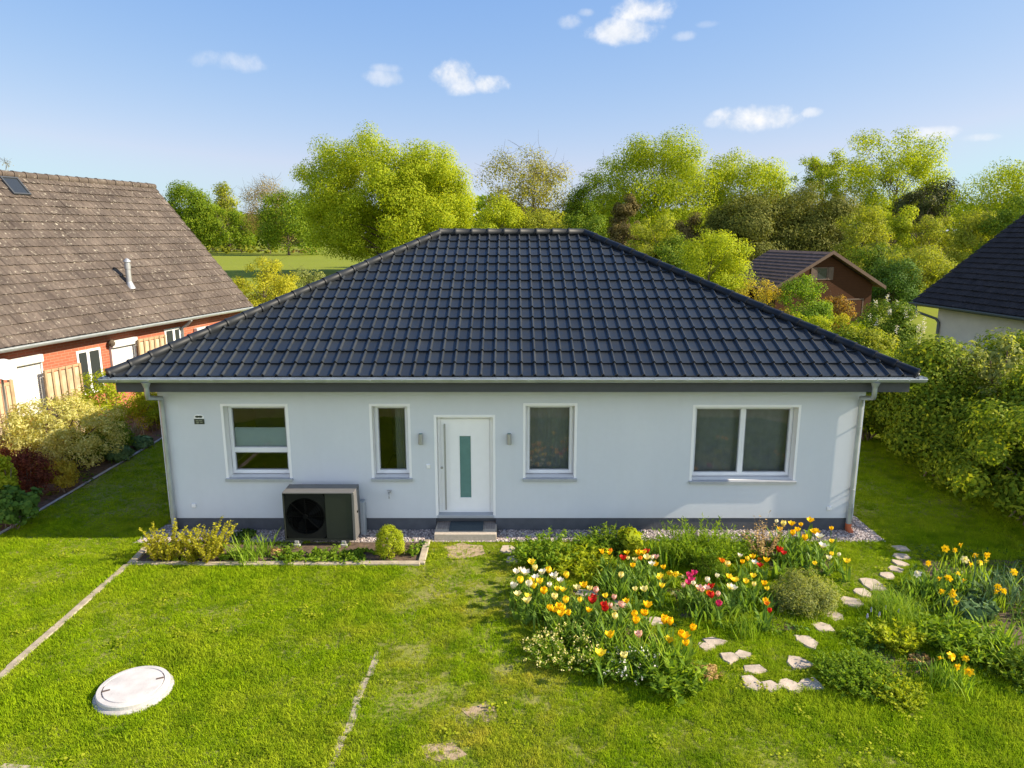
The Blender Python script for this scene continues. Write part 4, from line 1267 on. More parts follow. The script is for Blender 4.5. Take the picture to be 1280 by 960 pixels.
# ------------------------------------------------------------------ house at right with dark roof
def right_house():
    C = gp(1139, 377, 3.0); d = Vector((C-gp(1280,396.6,3.0))[:2]).normalized()    # towards the far end
    mt = frame_mtx((C.x, C.y), d)     # y>0 is to the left, the house lies at y<0
    rz = math.atan2(d.y, d.x)
    root = empty('neighbour_house', 'cream rendered house with a dark tiled roof cut by the right edge', 'house', (C.x, C.y, 0), rz)
    run, rise, LN = 5.2, 3.95, 14.0
    wy = -.75
    b = MB(); xe = -.75
    b.add([(-LN,wy,-.3),(xe,wy,-.3),(xe,wy,3.1),(-LN,wy,3.1)], [(3,2,1,0)])
    b.add([(xe,wy,-.3),(xe,-2*run-wy,-.3),(xe,-2*run-wy,3.1),(xe,-run,3+rise-.2),(xe,wy,3.1)], [(4,3,2,1,0)])
    b.add([(-LN,wy,-.3),(-LN,-2*run-wy,-.3),(-LN,-2*run-wy,3.1),(-LN,-run,3+rise-.2),(-LN,wy,3.1)], [(0,1,2,3,4)])
    b.build('wall', M['cream'], root)
    r = MB(); r.add([(-LN,0,2.93),(0,0,2.93),(0,-run,3+rise-.07),(-LN,-run,3+rise-.07),(0,-2*run,2.93),(-LN,-2*run,2.93)], [(3,2,1,0),(5,4,2,3)])
    r.box(-LN, -.02, wy+.001, -.03, 2.86, 2.92)
    ro = r.build('roof', M['fascia'], root)
    sl = math.hypot(run, rise)
    for o, ux, hd in ((Vector((-LN/2,0,3.0)), Vector((-1,0,0)), Vector((0,-1,0))), (Vector((-LN/2,-2*run,3.0)), Vector((1,0,0)), Vector((0,1,0)))):
        vax = (hd*run+Vector((0,0,rise))).normalized()
        bm = tile_slope(LN, sl, .21, sl/19, ROMAN, lap=.045, jitter=.005,
                        cuts=[(Vector((LN/2,0,0)), Vector((1,0,0))), (Vector((-LN/2,0,0)), Vector((-1,0,0))), (Vector((0,sl,0)), Vector((0,1,0)))])
        slope_obj('tile_field', bm, o, ux, vax, M['darktile'], ro)
    caps((-LN,-run,3+rise), (0,-run,3+rise), .12, .42).build('ridge_tiles', M['darktile'], ro)
    half_gutter((-LN,.06,2.97), (.06,.06,2.97), (0,1,0), .075).build('gutter', M['dgut'], root)
    m = MB(); x = -.95
    m.tube([(x+.55,.06,2.92),(x+.55,.06,2.7),(x+.5,0,2.6),(x+.1,wy+.15,2.35),(x,wy+.08,2.2),(x,wy+.08,0)], .055, 12); m.build('downpipe', M['dgut'], root)
    m = MB(); m.box(-5.9, -5.5, wy, wy+.25, 2.0, 2.12, bev=.02); m.box(-5.8, -5.6, wy, wy+.12, 1.85, 2.0); m.build('wall_lamp', M['black'], root)
right_house()

# ------------------------------------------------------------------ timber cabin
def cabin():
    ap = yp(1042, 315, 45)
    d = Vector((-.27, .963, 0)).normalized()
    mt = frame_mtx((ap.x, ap.y), d)
    root = empty('timber_cabin', 'dark brown timber cabin with a brown gabled roof behind the shrubs', 'cabin', (ap.x, ap.y, 0), math.atan2(d.y, d.x))
    half, zt, ze, LN = 4.25, ap.z, 2.45, 6.4
    w = half-.65; k = (zt-ze)/half
    zw = zt-.16-k*w
    b = MB(); x0 = .45
    b.add([(x0,-w,-.2),(x0,-w,zw),(x0,0,zt-.16),(x0,w,zw),(x0,w,-.2)], [(0,1,2,3,4)])
    b.add([(x0,w,-.2),(x0,w,zw),(LN-.4,w,zw),(LN-.4,w,-.2)], [(0,1,2,3)])
    b.add([(x0,-w,-.2),(x0,-w,zw),(LN-.4,-w,zw),(LN-.4,-w,-.2)], [(3,2,1,0)])
    b.add([(LN-.4,-w,-.2),(LN-.4,-w,zw),(LN-.4,0,zt-.16),(LN-.4,w,zw),(LN-.4,w,-.2)], [(4,3,2,1,0)])
    b.build('wall', M['planks'], root)
    r = MB()
    sl = math.hypot(half, zt-ze); n = 12
    for s in (-1, 1):
        for i in range(n):
            u0, u1 = i/n, (i+1)/n+.02
            y0, z0 = s*half*(1-u0), ze+(zt-ze)*u0+.05; y1, z1 = s*half*(1-u1), ze+(zt-ze)*u1
            if i == n-1: y1, z1 = 0, zt
            vs = [(0,y0,z0),(LN,y0,z0),(LN,y1,z1),(0,y1,z1),(0,y0,z0-.07),(LN,y0,z0-.07),(LN,y1,z1-.07),(0,y1,z1-.07)]
            r.add(vs, [(0,1,2,3),(7,6,5,4),(0,4,5,1),(1,5,6,2),(2,6,7,3),(3,7,4,0)])
    r.build('roof', M['cabinroof'], root)
    v = MB()
    for s in (-1, 1):
        vs = [(-.03,s*half,ze-.12),(-.03,s*half,ze+.10),(-.03,0,zt+.09),(-.03,0,zt-.13)]
        vs += [(x+.06,y,z) for x,y,z in vs]
        v.add(vs, [(0,1,2,3),(7,6,5,4),(1,5,6,2),(0,3,7,4),(0,4,5,1)])
    v.build('verge_board', simple('verge_brown', (.085,.05,.032), .85), root)
    wn = MB(); frame_bars(wn, -.42, .42, zt-1.75, zt-.95, 0, .05, .07)
    w1 = wn.build('window', simple('window_brown', (.075,.042,.027), .6), root); w1.rotation_euler = (0,0,R(-90)); w1.location = (x0-.03, .35, 0)
    pn = MB(); pn.box(-.35, .35, .02, .03, zt-1.68, zt-1.02); pn.build('pane', M['glass_solid'], w1)
    for yy in (-.28, .98):
        sh = MB(); sh.box(x0-.04, x0-.005, yy-.2, yy+.2, zt-1.75, zt-.95); sh.build('window_shutter', bpy.data.materials['window_brown'], root)
    dr = MB(); frame_bars(dr, -.7, .7, -.1, 1.75, 0, .06, .09); d1 = dr.build('door', bpy.data.materials['window_brown'], root); d1.rotation_euler = (0,0,R(-90)); d1.location = (x0-.04, -2.3, 0)
    dl = MB(); dl.box(-.61, .61, .02, .05, -.1, 1.66); dl.build('door_leaf', M['planks'], d1)
cabin()

# ------------------------------------------------------------------ trees and far shrubs
TG = 'trees beyond the garden'
tree('tree', 'round dark green oak at the left end of the far tree line', 'tree', 203, 276, 222, 215, 'l_dark', TG, 1.2, ncl=90, dens=1.0)
tree('tree', 'thin pale tree showing between the round oak and the brown budding tree', 'tree', 268, 306, 224, 235, 'l_olive', TG, 2, ncl=70, crad=.26, dens=.5, twig=2)
tree('tree', 'brown budding tree between the round oak and the big lime-green tree', 'tree', 300, 372, 222, 205, 'l_brown', TG, 1.2, ncl=90, dens=.55, twig=4, leaf=.38)
tree('tree', 'low dark green tree under the thin pale tree', 'tree', 236, 322, 256, 222, 'l_dark', TG, .5, ncl=80, dens=.9)
tree('tree', 'dark tree in shade left of the big lime-green tree', 'tree', 318, 402, 238, 190, 'l_dark', TG, .5, ncl=90, dens=.9)
tree('tree', 'biggest broad lime-green tree behind the left half of the black roof', 'tree', 376, 600, 172, 105, 'l_oak2', TG, .4, ncl=440, crad=.125, dens=2.0, inner=.3, nb=60, rough=.3, trunk_r=.5)
tree('tree', 'sparse spring tree with bare branches above the middle of the ridge', 'tree', 604, 726, 190, 122, 'l_sparse', TG, 1.2, ncl=135, crad=.16, dens=.42, nb=60, twig=5, inner=.25)
tree('tree', 'broad bright green tree right of the sparse tree', 'tree', 738, 905, 164, 108, 'l_oak', TG, 1.0, ncl=225, crad=.15, dens=.95, nb=60, rough=.28)
tree('tree', 'bright tree at the right shoulder of the broad tree, above the dark junipers', 'tree', 862, 984, 184, 112, 'l_oak2', TG, 1.0, ncl=150, crad=.17, dens=.9, nb=40)
tree('tree', 'half bare dark edged tree at the left flank of the broad bright tree', 'tree', 706, 790, 196, 116, 'l_dark', TG, 1.2, ncl=90, crad=.16, dens=.42, nb=50, twig=4)
tree('tree', 'slim airy tree left of the tall right tree', 'tree', 984, 1062, 184, 102, 'l_oak', TG, 1.2, ncl=105, crad=.15, dens=.6, nb=46, twig=2)
tree('tree', 'tall airy lime-green tree right of the cabin roof', 'tree', 1050, 1178, 168, 96, 'l_oak2', TG, 1.2, ncl=150, crad=.14, dens=.7, nb=60, rough=.35, twig=1)
tree('tree', 'bright tree rising behind the dark roof at the right edge', 'tree', 1192, 1330, 197, 74, 'l_oak', TG, 0.8, ncl=165, crad=.16, dens=.7, nb=50, rough=.3)
tree('tree', 'dense dark green tree between sparse tree and broad tree, low down', 'tree', 690, 775, 236, 118, 'l_dark', TG, 1, ncl=50, dens=.85)
tree('pine_tree', 'flat topped dark pine beside the tall lime-green tree', 'tree', 1112, 1190, 220, 84, 'l_pine', TG, 6.5, ncl=34, crad=.22, dens=.5, nb=34, aspect=.25, trunk_r=.28, leaf=.5)
tree('conifer', 'narrow rust-brown conifer behind the right end of the ridge', 'tree', 757, 803, 240, 80, 'l_rust', TG, .3, ncl=60, crad=.2, dens=1.0, aspect=.3, leaf=.34)
tree('conifer', 'small rust-brown conifer between bright shrub and junipers', 'tree', 838, 888, 262, 72, 'l_rust', TG, .3, ncl=40, crad=.25, dens=.9, aspect=.3, leaf=.3)
tree('juniper', 'left one of the two wide dark junipers behind the cabin', 'tree', 874, 992, 240, 70, 'l_juniper', TG, .2, ncl=90, crad=.2, dens=1.2, aspect=.28, leaf=.34, nb=20)
tree('juniper', 'right one of the two wide dark junipers behind the cabin', 'tree', 948, 1074, 234, 71, 'l_juniper', TG, .2, ncl=90, crad=.2, dens=1.2, aspect=.28, leaf=.34, nb=20)
SG = 'shrubs and saplings between the houses and the trees'
tree('shrub', 'pale yellow-green shrub right of the narrow conifer', 'shrub', 784, 850, 265, 62, 'l_olive', SG, .2, ncl=60, dens=.9, twig=1)
tree('shrub', 'bright lime shrub touching the right hip of the black roof', 'shrub', 838, 940, 284, 46, 'l_lime', SG, .1, ncl=80, crad=.18, dens=.75)
tree('shrub', 'olive sapling thicket just right of the dark junipers', 'shrub', 1040, 1112, 258, 64, 'l_olive', SG, .2, ncl=60, dens=.75, twig=3)
tree('shrub', 'lime sapling below the tall lime-green tree', 'shrub', 1080, 1140, 250, 68, 'l_lime', SG, .2, ncl=50, dens=.75, twig=2)
tree('shrub', 'olive sapling thicket below the flat pine', 'shrub', 1135, 1200, 262, 66, 'l_olive', SG, .2, ncl=50, dens=.55, twig=5)
tree('shrub', 'olive thicket left of the dark right roof', 'shrub', 1180, 1262, 258, 62, 'l_olive', SG, .2, ncl=70, dens=.75, twig=2)
tree('shrub', 'low green thicket right behind the cabin gable', 'shrub', 1060, 1136, 298, 57, 'l_hedge', SG, .1, ncl=60, dens=.8, twig=2)
tree('shrub', 'low olive thicket between cabin and dark right roof', 'shrub', 1110, 1200, 300, 54, 'l_olive', SG, .1, ncl=60, dens=.8, twig=3)
tree('shrub', 'dark hollow bush deep between cabin and right house', 'shrub', 1085, 1165, 318, 52, 'l_deep', SG, .1, ncl=40, dens=.7)
tree('shrub', 'green thicket under the bright right edge tree', 'shrub', 1225, 1310, 240, 60, 'l_hedge', SG, .1, ncl=60, dens=.7)
tree('shrub', 'yellow-green thicket behind the ridge, left of the sparse tree', 'shrub', 585, 662, 244, 92, 'l_lime', SG, .2, ncl=60, dens=.8)
tree('shrub', 'olive thicket behind the ridge, under the sparse tree', 'shrub', 640, 722, 252, 94, 'l_olive', SG, .2, ncl=60, dens=.8, twig=2)
tree('shrub', 'green thicket behind the ridge, left of the narrow conifer', 'shrub', 700, 770, 254, 90, 'l_hedge', SG, .2, ncl=60, dens=.8)
tree('shrub', 'mid green thicket filling the gap left of the bright lime shrub', 'shrub', 800, 880, 290, 60, 'l_hedge', SG, .1, ncl=50, dens=.7)
tree('shrub', 'yellow-green shrub at the far corner of the brick house', 'shrub', 276, 374, 318, 46, 'l_yellow', SG, .1, ncl=70, crad=.16, dens=.6, twig=2)
tree('shrub', 'greyish twiggy shrub below the big lime-green tree', 'shrub', 352, 412, 332, 52, 'l_grey', SG, .1, ncl=36, crad=.16, dens=.4, twig=3)
tree('bare_tree', 'leafless twiggy tree peeping over the ridge of the brick house', 'tree', -20, 42, 194, 60, 'l_brown', TG, 4, ncl=50, crad=.14, dens=.03, nb=50, twig=6)
# far woodland closing the meadow
n = 60000
fx = rng.uniform(-420, 480, n); fh = 12+7*vnoise(fx, fx*0+3, .03)+3*vnoise(fx, fx*0+9, .13)
fz = fh*rng.random(n)**.7; fy = 300+22*rng.random(n)+.0004*fx**2
P = np.stack([fx, fy, fz], 1)
wd = meshobj('woodland', leaf_mesh('woodland', P, unit(n)+np.array((0,-.3,.5)), rng.uniform(1.0,2.4,n), .8, M['l_dark']))
tag(wd, 'far woodland closing the meadow along the horizon', 'woodland', kind='stuff')
# far hedge at the end of the meadow
for i, (a, b_, t, lab) in enumerate(((250, 290, 305, 'clipped far hedge piece nearest the brick roof'), (283, 318, 304, 'clipped far hedge piece second from the brick roof'), (312, 350, 306, 'clipped far hedge piece third from the brick roof'), (345, 400, 308, 'brownish far hedge piece reaching the big lime-green tree'))):
    tree('hedge', lab, 'hedge', a, b_, t, 200+i*2, 'l_olive' if i < 3 else 'l_brown', 'far hedge across the meadow', .1, ncl=24, dens=1.0, nb=4)
# shrubs between roof and cabin
tree('shrub', 'tan grassy shrub before the left end of the cabin', 'shrub', 922, 996, 350, 33, 'l_gold', SG, .05, ncl=40, crad=.16, dens=.3, twig=5, aspect=.3, leaf=.12)
tree('shrub', 'green shrub before the cabin wall', 'shrub', 972, 1056, 348, 32, 'l_green', SG, .05, ncl=70, crad=.16, dens=.5, leaf=.11, twig=2)
tree('shrub', 'copper tinted shrub before the cabin door', 'shrub', 1034, 1084, 366, 33, 'l_copper', SG, .05, ncl=36, crad=.2, dens=.4, leaf=.11, twig=3)
tree('shrub', 'lime shrub just above the right hip of the black roof', 'shrub', 990, 1064, 384, 27, 'l_lime', SG, .05, ncl=46, crad=.18, dens=.45, leaf=.10)
tree('shrub', 'yellow-green shrub under the copper shrub', 'shrub', 1040, 1110, 388, 26, 'l_yellow', SG, .05, ncl=46, crad=.18, dens=.45, leaf=.10)
lil = tree('lilac_bush', 'bush with pale blossom spikes left of the right house downpipe', 'shrub', 1078, 1172, 372, 25, 'l_hedge', SG, .05, ncl=60, crad=.17, dens=.45, leaf=.10)
tree('shrub', 'olive shrub below the pale blossom bush at the roof corner', 'shrub', 1055, 1140, 410, 22, 'l_olive', SG, .05, ncl=50, crad=.18, dens=.4, leaf=.09)
def blossoms(root, n, mat, rad, cz, rz):
    P, N, C = [], [], None
    d = unit(n); d[:,2] = np.abs(d[:,2])*.9+.05
    for q in d:
        c0 = q*np.array((rad,rad,rz))*rng.uniform(.85,1.05)+np.array((0,0,cz))
        for k in range(26):
            P.append(c0+rng.normal(0,.03,3)+np.array((0,0,rng.uniform(-.08,.16)))); N.append(rng.normal(size=3))
    P = np.array(P); N = np.array(N)
    meshobj('blossom', leaf_mesh('blossom', P, N, np.full(len(P),.045), .8, M[mat]), root)
blossoms(lil, 34, 'p_white', 1.25, 1.8, 1.9)

# ------------------------------------------------------------------ right hedge of big shrubs
HG = 'tall leafy shrubs of the hedge right of the house'
hx = [((10.7, 22.6), 3.3, 3.0, 'farthest hedge shrub beside the right roof corner'), ((10.4, 20.2), 2.7, 2.5, 'low hedge shrub just before the farthest one'),
      ((11.2, 18.5), 3.3, 3.1, 'hedge shrub below the downpipe of the cream house'), ((10.5, 16.7), 2.6, 2.4, 'low hedge shrub bulging towards the house wall'),
      ((11.9, 15.2), 3.3, 3.15, 'tall hedge shrub near the right edge'), ((10.9, 14.0), 2.5, 2.2, 'low hedge shrub above the stepping stones and the yellow daffodils'),
      ((12.1, 12.6), 3.1, 2.7, 'nearest hedge shrub cut by the right edge'), ((13.4, 18.6), 3.4, 3.35, 'tall hedge shrub standing behind the middle ones'), ((13.6, 15.0), 3.0, 3.4, 'hedge shrub at the right edge behind the near ones')]
for (x, y), w, h, lab in hx:
    shrub('hedge_shrub', lab, (x, y, 0), w, h, 'l_hedge2', int(5600*w*h), .10, HG, ncl=44, crad=.40, stems=9, inner=.35, rough=.7, aspect=.5)
for (px, pt, Y, x, lab) in ((1205, 418, 17.6, None, 'pale green elder shoots rising before the cream wall, left one'), (1262, 412, 16.6, None, 'pale green elder shoots rising before the cream wall, right one')):
    c = yp(px, 470, Y); zt = yp(px, pt, Y).z
    shrub('elder_bush', lab, (c.x, Y, 0), 1.3, zt, 'l_grey', 3800, .12, HG, ncl=46, crad=.3, stems=14, inner=.2, aspect=.5)
# hedge going on beside the camera, outside the frame, that shades the right border
for i, (x, y) in enumerate(((14.3, 11.0), (13.8, 8.4))):
    shrub('hedge_shrub', 'hedge shrub beside the garden, ' + ('first' if i == 0 else 'second') + ' outside the right picture edge', (x, y, 0), 3.2, 2.9-.3*i, 'l_hedge', 9000, .14, HG, ncl=70, crad=.26, stems=8)

# ------------------------------------------------------------------ left shrub border
BG = 'shrubs of the border by the brick house'
def at(px, py_base): return gp(px, py_base)
def pshrub(nm, lab, px, base, wpx, top, mat, n, leaf, group, **k):
    # base/top: lowest and highest outline of the plant; solve for an ellipsoid seen from above
    c = gp(px, (base+top)/2, .15); pxm = (c.y*CT+(H-.15)*ST)/F
    w = wpx*pxm; V = (base-top)*pxm; A = math.atan2(H, c.y)
    d = min(w, V*1.9)
    h = math.sqrt(max(V*V-(d*math.sin(A))**2, (.45*V)**2))/math.cos(A)
    c = gp(px, (base+top)/2, h/2)
    return shrub(nm, lab, (c.x, c.y, 0), w, h, mat, n, leaf, group, d=d, **k)
pshrub('dappled_willow', 'big cream and pale green variegated shrub before the brick house', 78, 583, 140, 492, 'l_cream', 15000, .075, BG, ncl=90, crad=.2, stems=16, inner=.2, aspect=.4, rough=.3)
pshrub('dappled_willow', 'smaller cream variegated shrub behind the purple one at the left edge', 22, 578, 60, 508, 'l_cream', 4200, .075, BG, ncl=46, crad=.22, aspect=.4)
pshrub('barberry', 'purple-red shrub left of the golden one', 34, 622, 62, 560, 'l_red', 6000, .05, BG, ncl=50, stems=10)
pshrub('barberry', 'purple-red shrub at the left edge behind the lime shrub', 16, 598, 50, 546, 'l_red', 3600, .05, BG, ncl=40, stems=10)
pshrub('spirea', 'small golden-yellow shrub beside the purple one', 78, 614, 44, 570, 'l_gold', 4200, .045, BG, ncl=40, stems=10)
pshrub('shrub', 'lime-green shrub at the left edge in the sun', 4, 640, 40, 570, 'l_lime', 4200, .06, BG, ncl=40)
pshrub('hydrangea', 'dark leafy mound at the left edge beside the grass edging', 14, 660, 70, 606, 'l_deep', 4200, .10, BG, ncl=36, aspect=.8)
pshrub('shrub', 'mid green mound in house shade, right of the golden shrub', 112, 580, 64, 534, 'l_hedge', 5200, .06, BG, ncl=46)
pshrub('shrub', 'dark green mound just below the bright upright shrub', 142, 566, 46, 525, 'l_green', 3800, .055, BG, ncl=40)
pshrub('shrub', 'bright upright shrub against the brick wall under the roof corner', 130, 548, 62, 462, 'l_lime', 7200, .06, BG, ncl=50, crad=.24)
pshrub('shrub', 'lime shrub left of the white downpipe, far end of the border', 186, 536, 44, 478, 'l_lime', 4600, .06, BG, ncl=40)
pshrub('shrub', 'green shrub behind the downpipe at the far end of the border', 204, 532, 40, 492, 'l_green', 3000, .06, BG, ncl=36)
pshrub('hosta', 'blue-green leafy clump nearest the edging in the shaded border', 148, 577, 36, 556, 'l_blue', 900, .13, BG, ncl=22, aspect=.8, stems=0, cat='plant')
pshrub('hosta', 'blue-green leafy clump farther along the edging', 176, 561, 34, 543, 'l_blue', 900, .12, BG, ncl=22, aspect=.8, stems=0, cat='plant')
c = gp(166, 555)
o = meshobj('dry_grass_clump', strap_mesh('dry_grass_clump', 120, .75, .016, M['straw'], .12, .4, (5, 50)))
o.location = c; tag(o, 'pale dry ornamental grass clump in the shaded border', 'plant', BG)

# ------------------------------------------------------------------ garden plants
PG = 'low plants of the flower garden'
AG = 'plants of the bed below the heat pump'
def straps(nm, lab, px, base, n, length, width, mat, group, spread=.08, arch=.5, tilt=(8,55), cat='plant'):
    c = gp(px, base)
    o = meshobj(nm, strap_mesh(nm, n, length, width, M[mat], spread, arch, tilt))
    o.location = (c.x, c.y, 0.0); return tag(o, lab, cat, group)
# bed A
shoots('golden_shrub', 'small golden-green shrub at the left end of the bed below the downpipe', 206, 697, 42, 655, 'l_yellow', 44, .065, AG, per=56, aspect=.65, cat='shrub', bark='twig', tilt=24)
shoots('golden_shrub', 'larger golden-green shrub left of the strap-leaved plant', 254, 699, 46, 652, 'l_yellow', 50, .065, AG, per=60, aspect=.65, cat='shrub', bark='twig', tilt=22)
straps('daylily', 'strap-leaved plant left of the heat pump', 308, 700, 120, .5, .022, 'l_strap', AG, .15)
straps('daylily', 'smaller strap-leaved plant just left of the heat pump foot', 333, 693, 50, .36, .018, 'l_strap', AG, .08)
pshrub('perennial', 'dark green tuft by the plinth behind the strap-leaved plant', 303, 678, 34, 660, 'l_deep', 700, .05, AG, ncl=16, stems=0, cat='plant')
for px, w, lab in ((362, 28, 'left one of the low leafy plants below the heat pump'), (398, 40, 'middle one of the low leafy plants below the heat pump'), (433, 36, 'right one of the low leafy plants below the heat pump')):
    shoots('strawberry_plant', lab, px, 703, w*1.15, 684, 'l_green', 46, .07, AG, per=12, aspect=.7, tilt=60)
pshrub('boxwood_ball', 'round clipped boxwood ball left of the doorstep', 487, 697, 38, 657, 'l_lime', 9000, .028, AG, ncl=160, crad=.14, stems=5, rough=.03, inner=.75, flat=1.0)
pshrub('perennial', 'low green mat left of the boxwood ball', 462, 694, 40, 684, 'l_green', 800, .04, AG, ncl=18, stems=0, cat='plant')
pshrub('perennial', 'low green tuft right of the boxwood ball', 514, 696, 18, 684, 'l_green', 260, .045, AG, ncl=10, stems=0, cat='plant')
pshrub('perennial', 'low lime mat in front of the golden-green shrubs', 228, 703, 46, 692, 'l_lime', 800, .04, AG, ncl=18, stems=0, cat='plant')
pshrub('dry_stalks', 'reddish dry plant remains beside the strap-leaved plant', 345, 697, 22, 684, 'l_dry', 320, .05, AG, ncl=12, stems=5, cat='plant')
pshrub('perennial', 'low leafy tuft just left of the strap-leaved plant', 283, 702, 22, 689, 'l_green', 320, .045, AG, ncl=12, stems=0, cat='plant')
# bed B back row
shoots('solomons_seal', 'big leafy clump at the doorstep end of the flower bed', 680, 708, 78, 662, 'l_green', 110, .10, PG, per=26, aspect=.45, tilt=45)
shoots('solomons_seal', 'leafy clump with long pale leaves in front of the big leafy clump', 724, 719, 88, 678, 'l_lime', 120, .12, PG, per=20, aspect=.28, tilt=55)
shoots('perennial', 'dark leafy mound by the plinth below the tall window', 745, 692, 44, 662, 'l_green', 60, .08, PG, per=24, aspect=.5, tilt=42)
shoots('perennial', 'rounded dark green mound by the plinth', 768, 691, 52, 656, 'l_hedge', 70, .08, PG, per=28, aspect=.5, tilt=42)
pshrub('horseradish', 'clump of large upright pale leaves beside the rounded mound', 789, 694, 34, 658, 'l_lime', 420, .16, PG, ncl=20, aspect=.4, stems=6, cat='plant')
straps('iris', 'upright strap leaves left of the tall feathery clump', 828, 705, 90, .5, .026, 'l_strap', PG, .16, .35, (4, 40))
shoots('phlox', 'tall feathery bright green clump before the plinth', 873, 703, 72, 648, 'l_green', 130, .12, PG, per=26, aspect=.2, tilt=34, lean=1.0)
shoots('perennial', 'leafy clump right of the tall feathery clump', 914, 699, 44, 666, 'l_green', 60, .08, PG, per=22, aspect=.4, tilt=42)
pshrub('santolina', 'fine textured round mound in front of the tall feathery clump', 888, 722, 46, 690, 'l_green', 4200, .03, PG, ncl=70, crad=.18, rough=.08, inner=.6, aspect=.25, cat='plant')
shoots('dry_shrub', 'brown-leaved upright shrub before the plinth under the wide window', 953, 692, 32, 642, 'l_dry', 30, .05, PG, per=30, aspect=.6, cat='shrub', bark='twig', tilt=20, lean=.2)
pshrub('heather_mat', 'wide grey-green mat beside the stepping stones', 1005, 768, 84, 716, 'l_grey', 7600, .04, PG, ncl=90, crad=.16, aspect=.3, rough=.15, cat='plant')
pshrub('heather_mat', 'small grey-green tuft left of the wide grey-green mat', 972, 766, 32, 746, 'l_grey', 1300, .04, PG, ncl=24, aspect=.3, cat='plant')
shoots('spurge', 'pale yellow flowering spurge mound at the front of the bed', 706, 836, 92, 784, 'l_green', 130, .07, PG, per=22, aspect=.3, tilt=42, tip='p_pale')
shoots('perennial', 'dark broad leafy plant at the front tip of the flower bed', 842, 866, 60, 820, 'l_green', 50, .15, PG, per=18, aspect=.35, tilt=50)
shoots('perennial', 'broad green leaves between spurge and the front tip of the bed', 754, 843, 54, 806, 'l_green', 50, .13, PG, per=16, aspect=.32, tilt=48)
shoots('perennial', 'leafy plant with white specks left of the front tip', 792, 848, 46, 810, 'l_tulip', 44, .12, PG, per=14, aspect=.3, tilt=48, tip='p_white')
straps('iris', 'strap leaves behind the front tip of the flower bed', 822, 836, 110, .52, .026, 'l_strap', PG, .2, .4, (5, 45))
straps('iris', 'strap leaves in the middle of the front flower strip', 778, 822, 110, .5, .024, 'l_strap', PG, .22, .4, (5, 45))
pshrub('dry_heap', 'brown heap of cut dry stalks beside the stepping stones', 882, 850, 40, 824, 'l_dry', 1500, .05, PG, ncl=26, aspect=.18, stems=0, cat='plant heap')
straps('grass_tuft', 'fine grass tuft in front of the pink tulips', 931, 792, 160, .32, .009, 'l_strap', PG, .12, .4, (4, 50))
# bed C
straps('ornamental_grass', 'fine grass clump between stepping stones and daffodils', 1117, 772, 520, .50, .007, 'l_strap', PG, .2, .6, (5, 60))
shoots('perennial', 'bright leafy plant in front of the fine grass clump', 1123, 812, 52, 776, 'l_lime', 60, .09, PG, per=22, aspect=.5, tilt=44)
shoots('perennial', 'low leafy plant left of the bright leafy plant', 1075, 806, 46, 782, 'l_green', 50, .07, PG, per=18, aspect=.45, tilt=46)
shoots('cranesbill', 'low bright green mat beside the last stepping stones', 1074, 864, 96, 810, 'l_green', 260, .055, PG, per=22, aspect=.5, tilt=55)
shoots('cranesbill', 'low bright green mat right of the mat by the last stepping stones', 1124, 882, 66, 842, 'l_lime', 150, .055, PG, per=20, aspect=.5, tilt=55)
shoots('peony', 'round leafy plant with large divided leaves in the right bed', 1199, 822, 78, 770, 'l_green', 80, .13, PG, per=26, aspect=.4, tilt=46)
pshrub('hosta', 'broad blue-green leafy plant below the daffodils', 1218, 776, 70, 738, 'l_blue', 700, .16, PG, ncl=26, aspect=.75, stems=0, cat='plant')
straps('daffodil_leaves', 'blue-green strap leaves at the right picture edge', 1258, 752, 200, .55, .024, 'l_blue', PG, .3, .5, (6, 55))
straps('iris', 'broad strap leaves low at the right edge beside the peony', 1258, 822, 110, .48, .03, 'l_strap', PG, .25, .5, (6, 50))
shoots('perennial', 'dark low plant at the right edge below the strap leaves', 1272, 852, 56, 812, 'l_hedge', 60, .10, PG, per=22, aspect=.45, tilt=46)
straps('iris', 'strap leaves holding the orange daffodils', 1188, 858, 110, .36, .017, 'l_strap', PG, .15, .4, (6, 50))
pshrub('dry_heap', 'reddish brown bark mulch heap left of the orange daffodils', 1147, 832, 36, 818, 'l_dry', 700, .045, PG, ncl=16, stems=0, cat='plant heap')

# ------------------------------------------------------------------ tulips and daffodils
def z6(L): return [(620+x/4, 640+y/4, c) for x, y, c in L]
def z7(L): return [(860+x/3, 640+y/3, c) for x, y, c in L]
COLN = {'y':('yellow','p_yellow'),'Y':('golden yellow','p_deepyellow'),'w':('white','p_white'),'l':('pale yellow','p_pale'),'r':('red','p_red'),'o':('orange','p_orange'),'m':('magenta','p_magenta'),'p':('pink','p_pink')}
front_left = z6([(178,253,'y'),(100,300,'w'),(143,305,'w'),(120,298,'w'),(192,288,'l'),(240,300,'w'),(228,308,'w'),(265,300,'y'),(293,325,'w'),(320,345,'w'),(355,325,'y'),(118,350,'y'),(180,345,'y'),(218,350,'y'),(183,375,'y'),(205,330,'w'),(160,365,'w'),
 (82,378,'w'),(108,415,'l'),(157,420,'y'),(243,400,'Y'),(275,368,'w'),(300,385,'y'),(328,390,'y'),(300,432,'l'),(155,448,'l'),(347,450,'y')])
front_mid = z6([(265,485,'Y'),(293,497,'Y'),(330,490,'Y'),(333,515,'Y'),(365,510,'Y'),(318,482,'Y'),(405,383,'l'),(445,373,'Y'),(472,387,'l'),(507,397,'p'),(428,443,'y'),(455,490,'Y'),(548,420,'y'),(493,425,'r'),(485,452,'r'),(532,468,'r'),(548,488,'r'),(568,475,'p'),(587,432,'p'),(620,462,'p'),(632,470,'p'),(655,448,'Y'),(600,488,'l')])
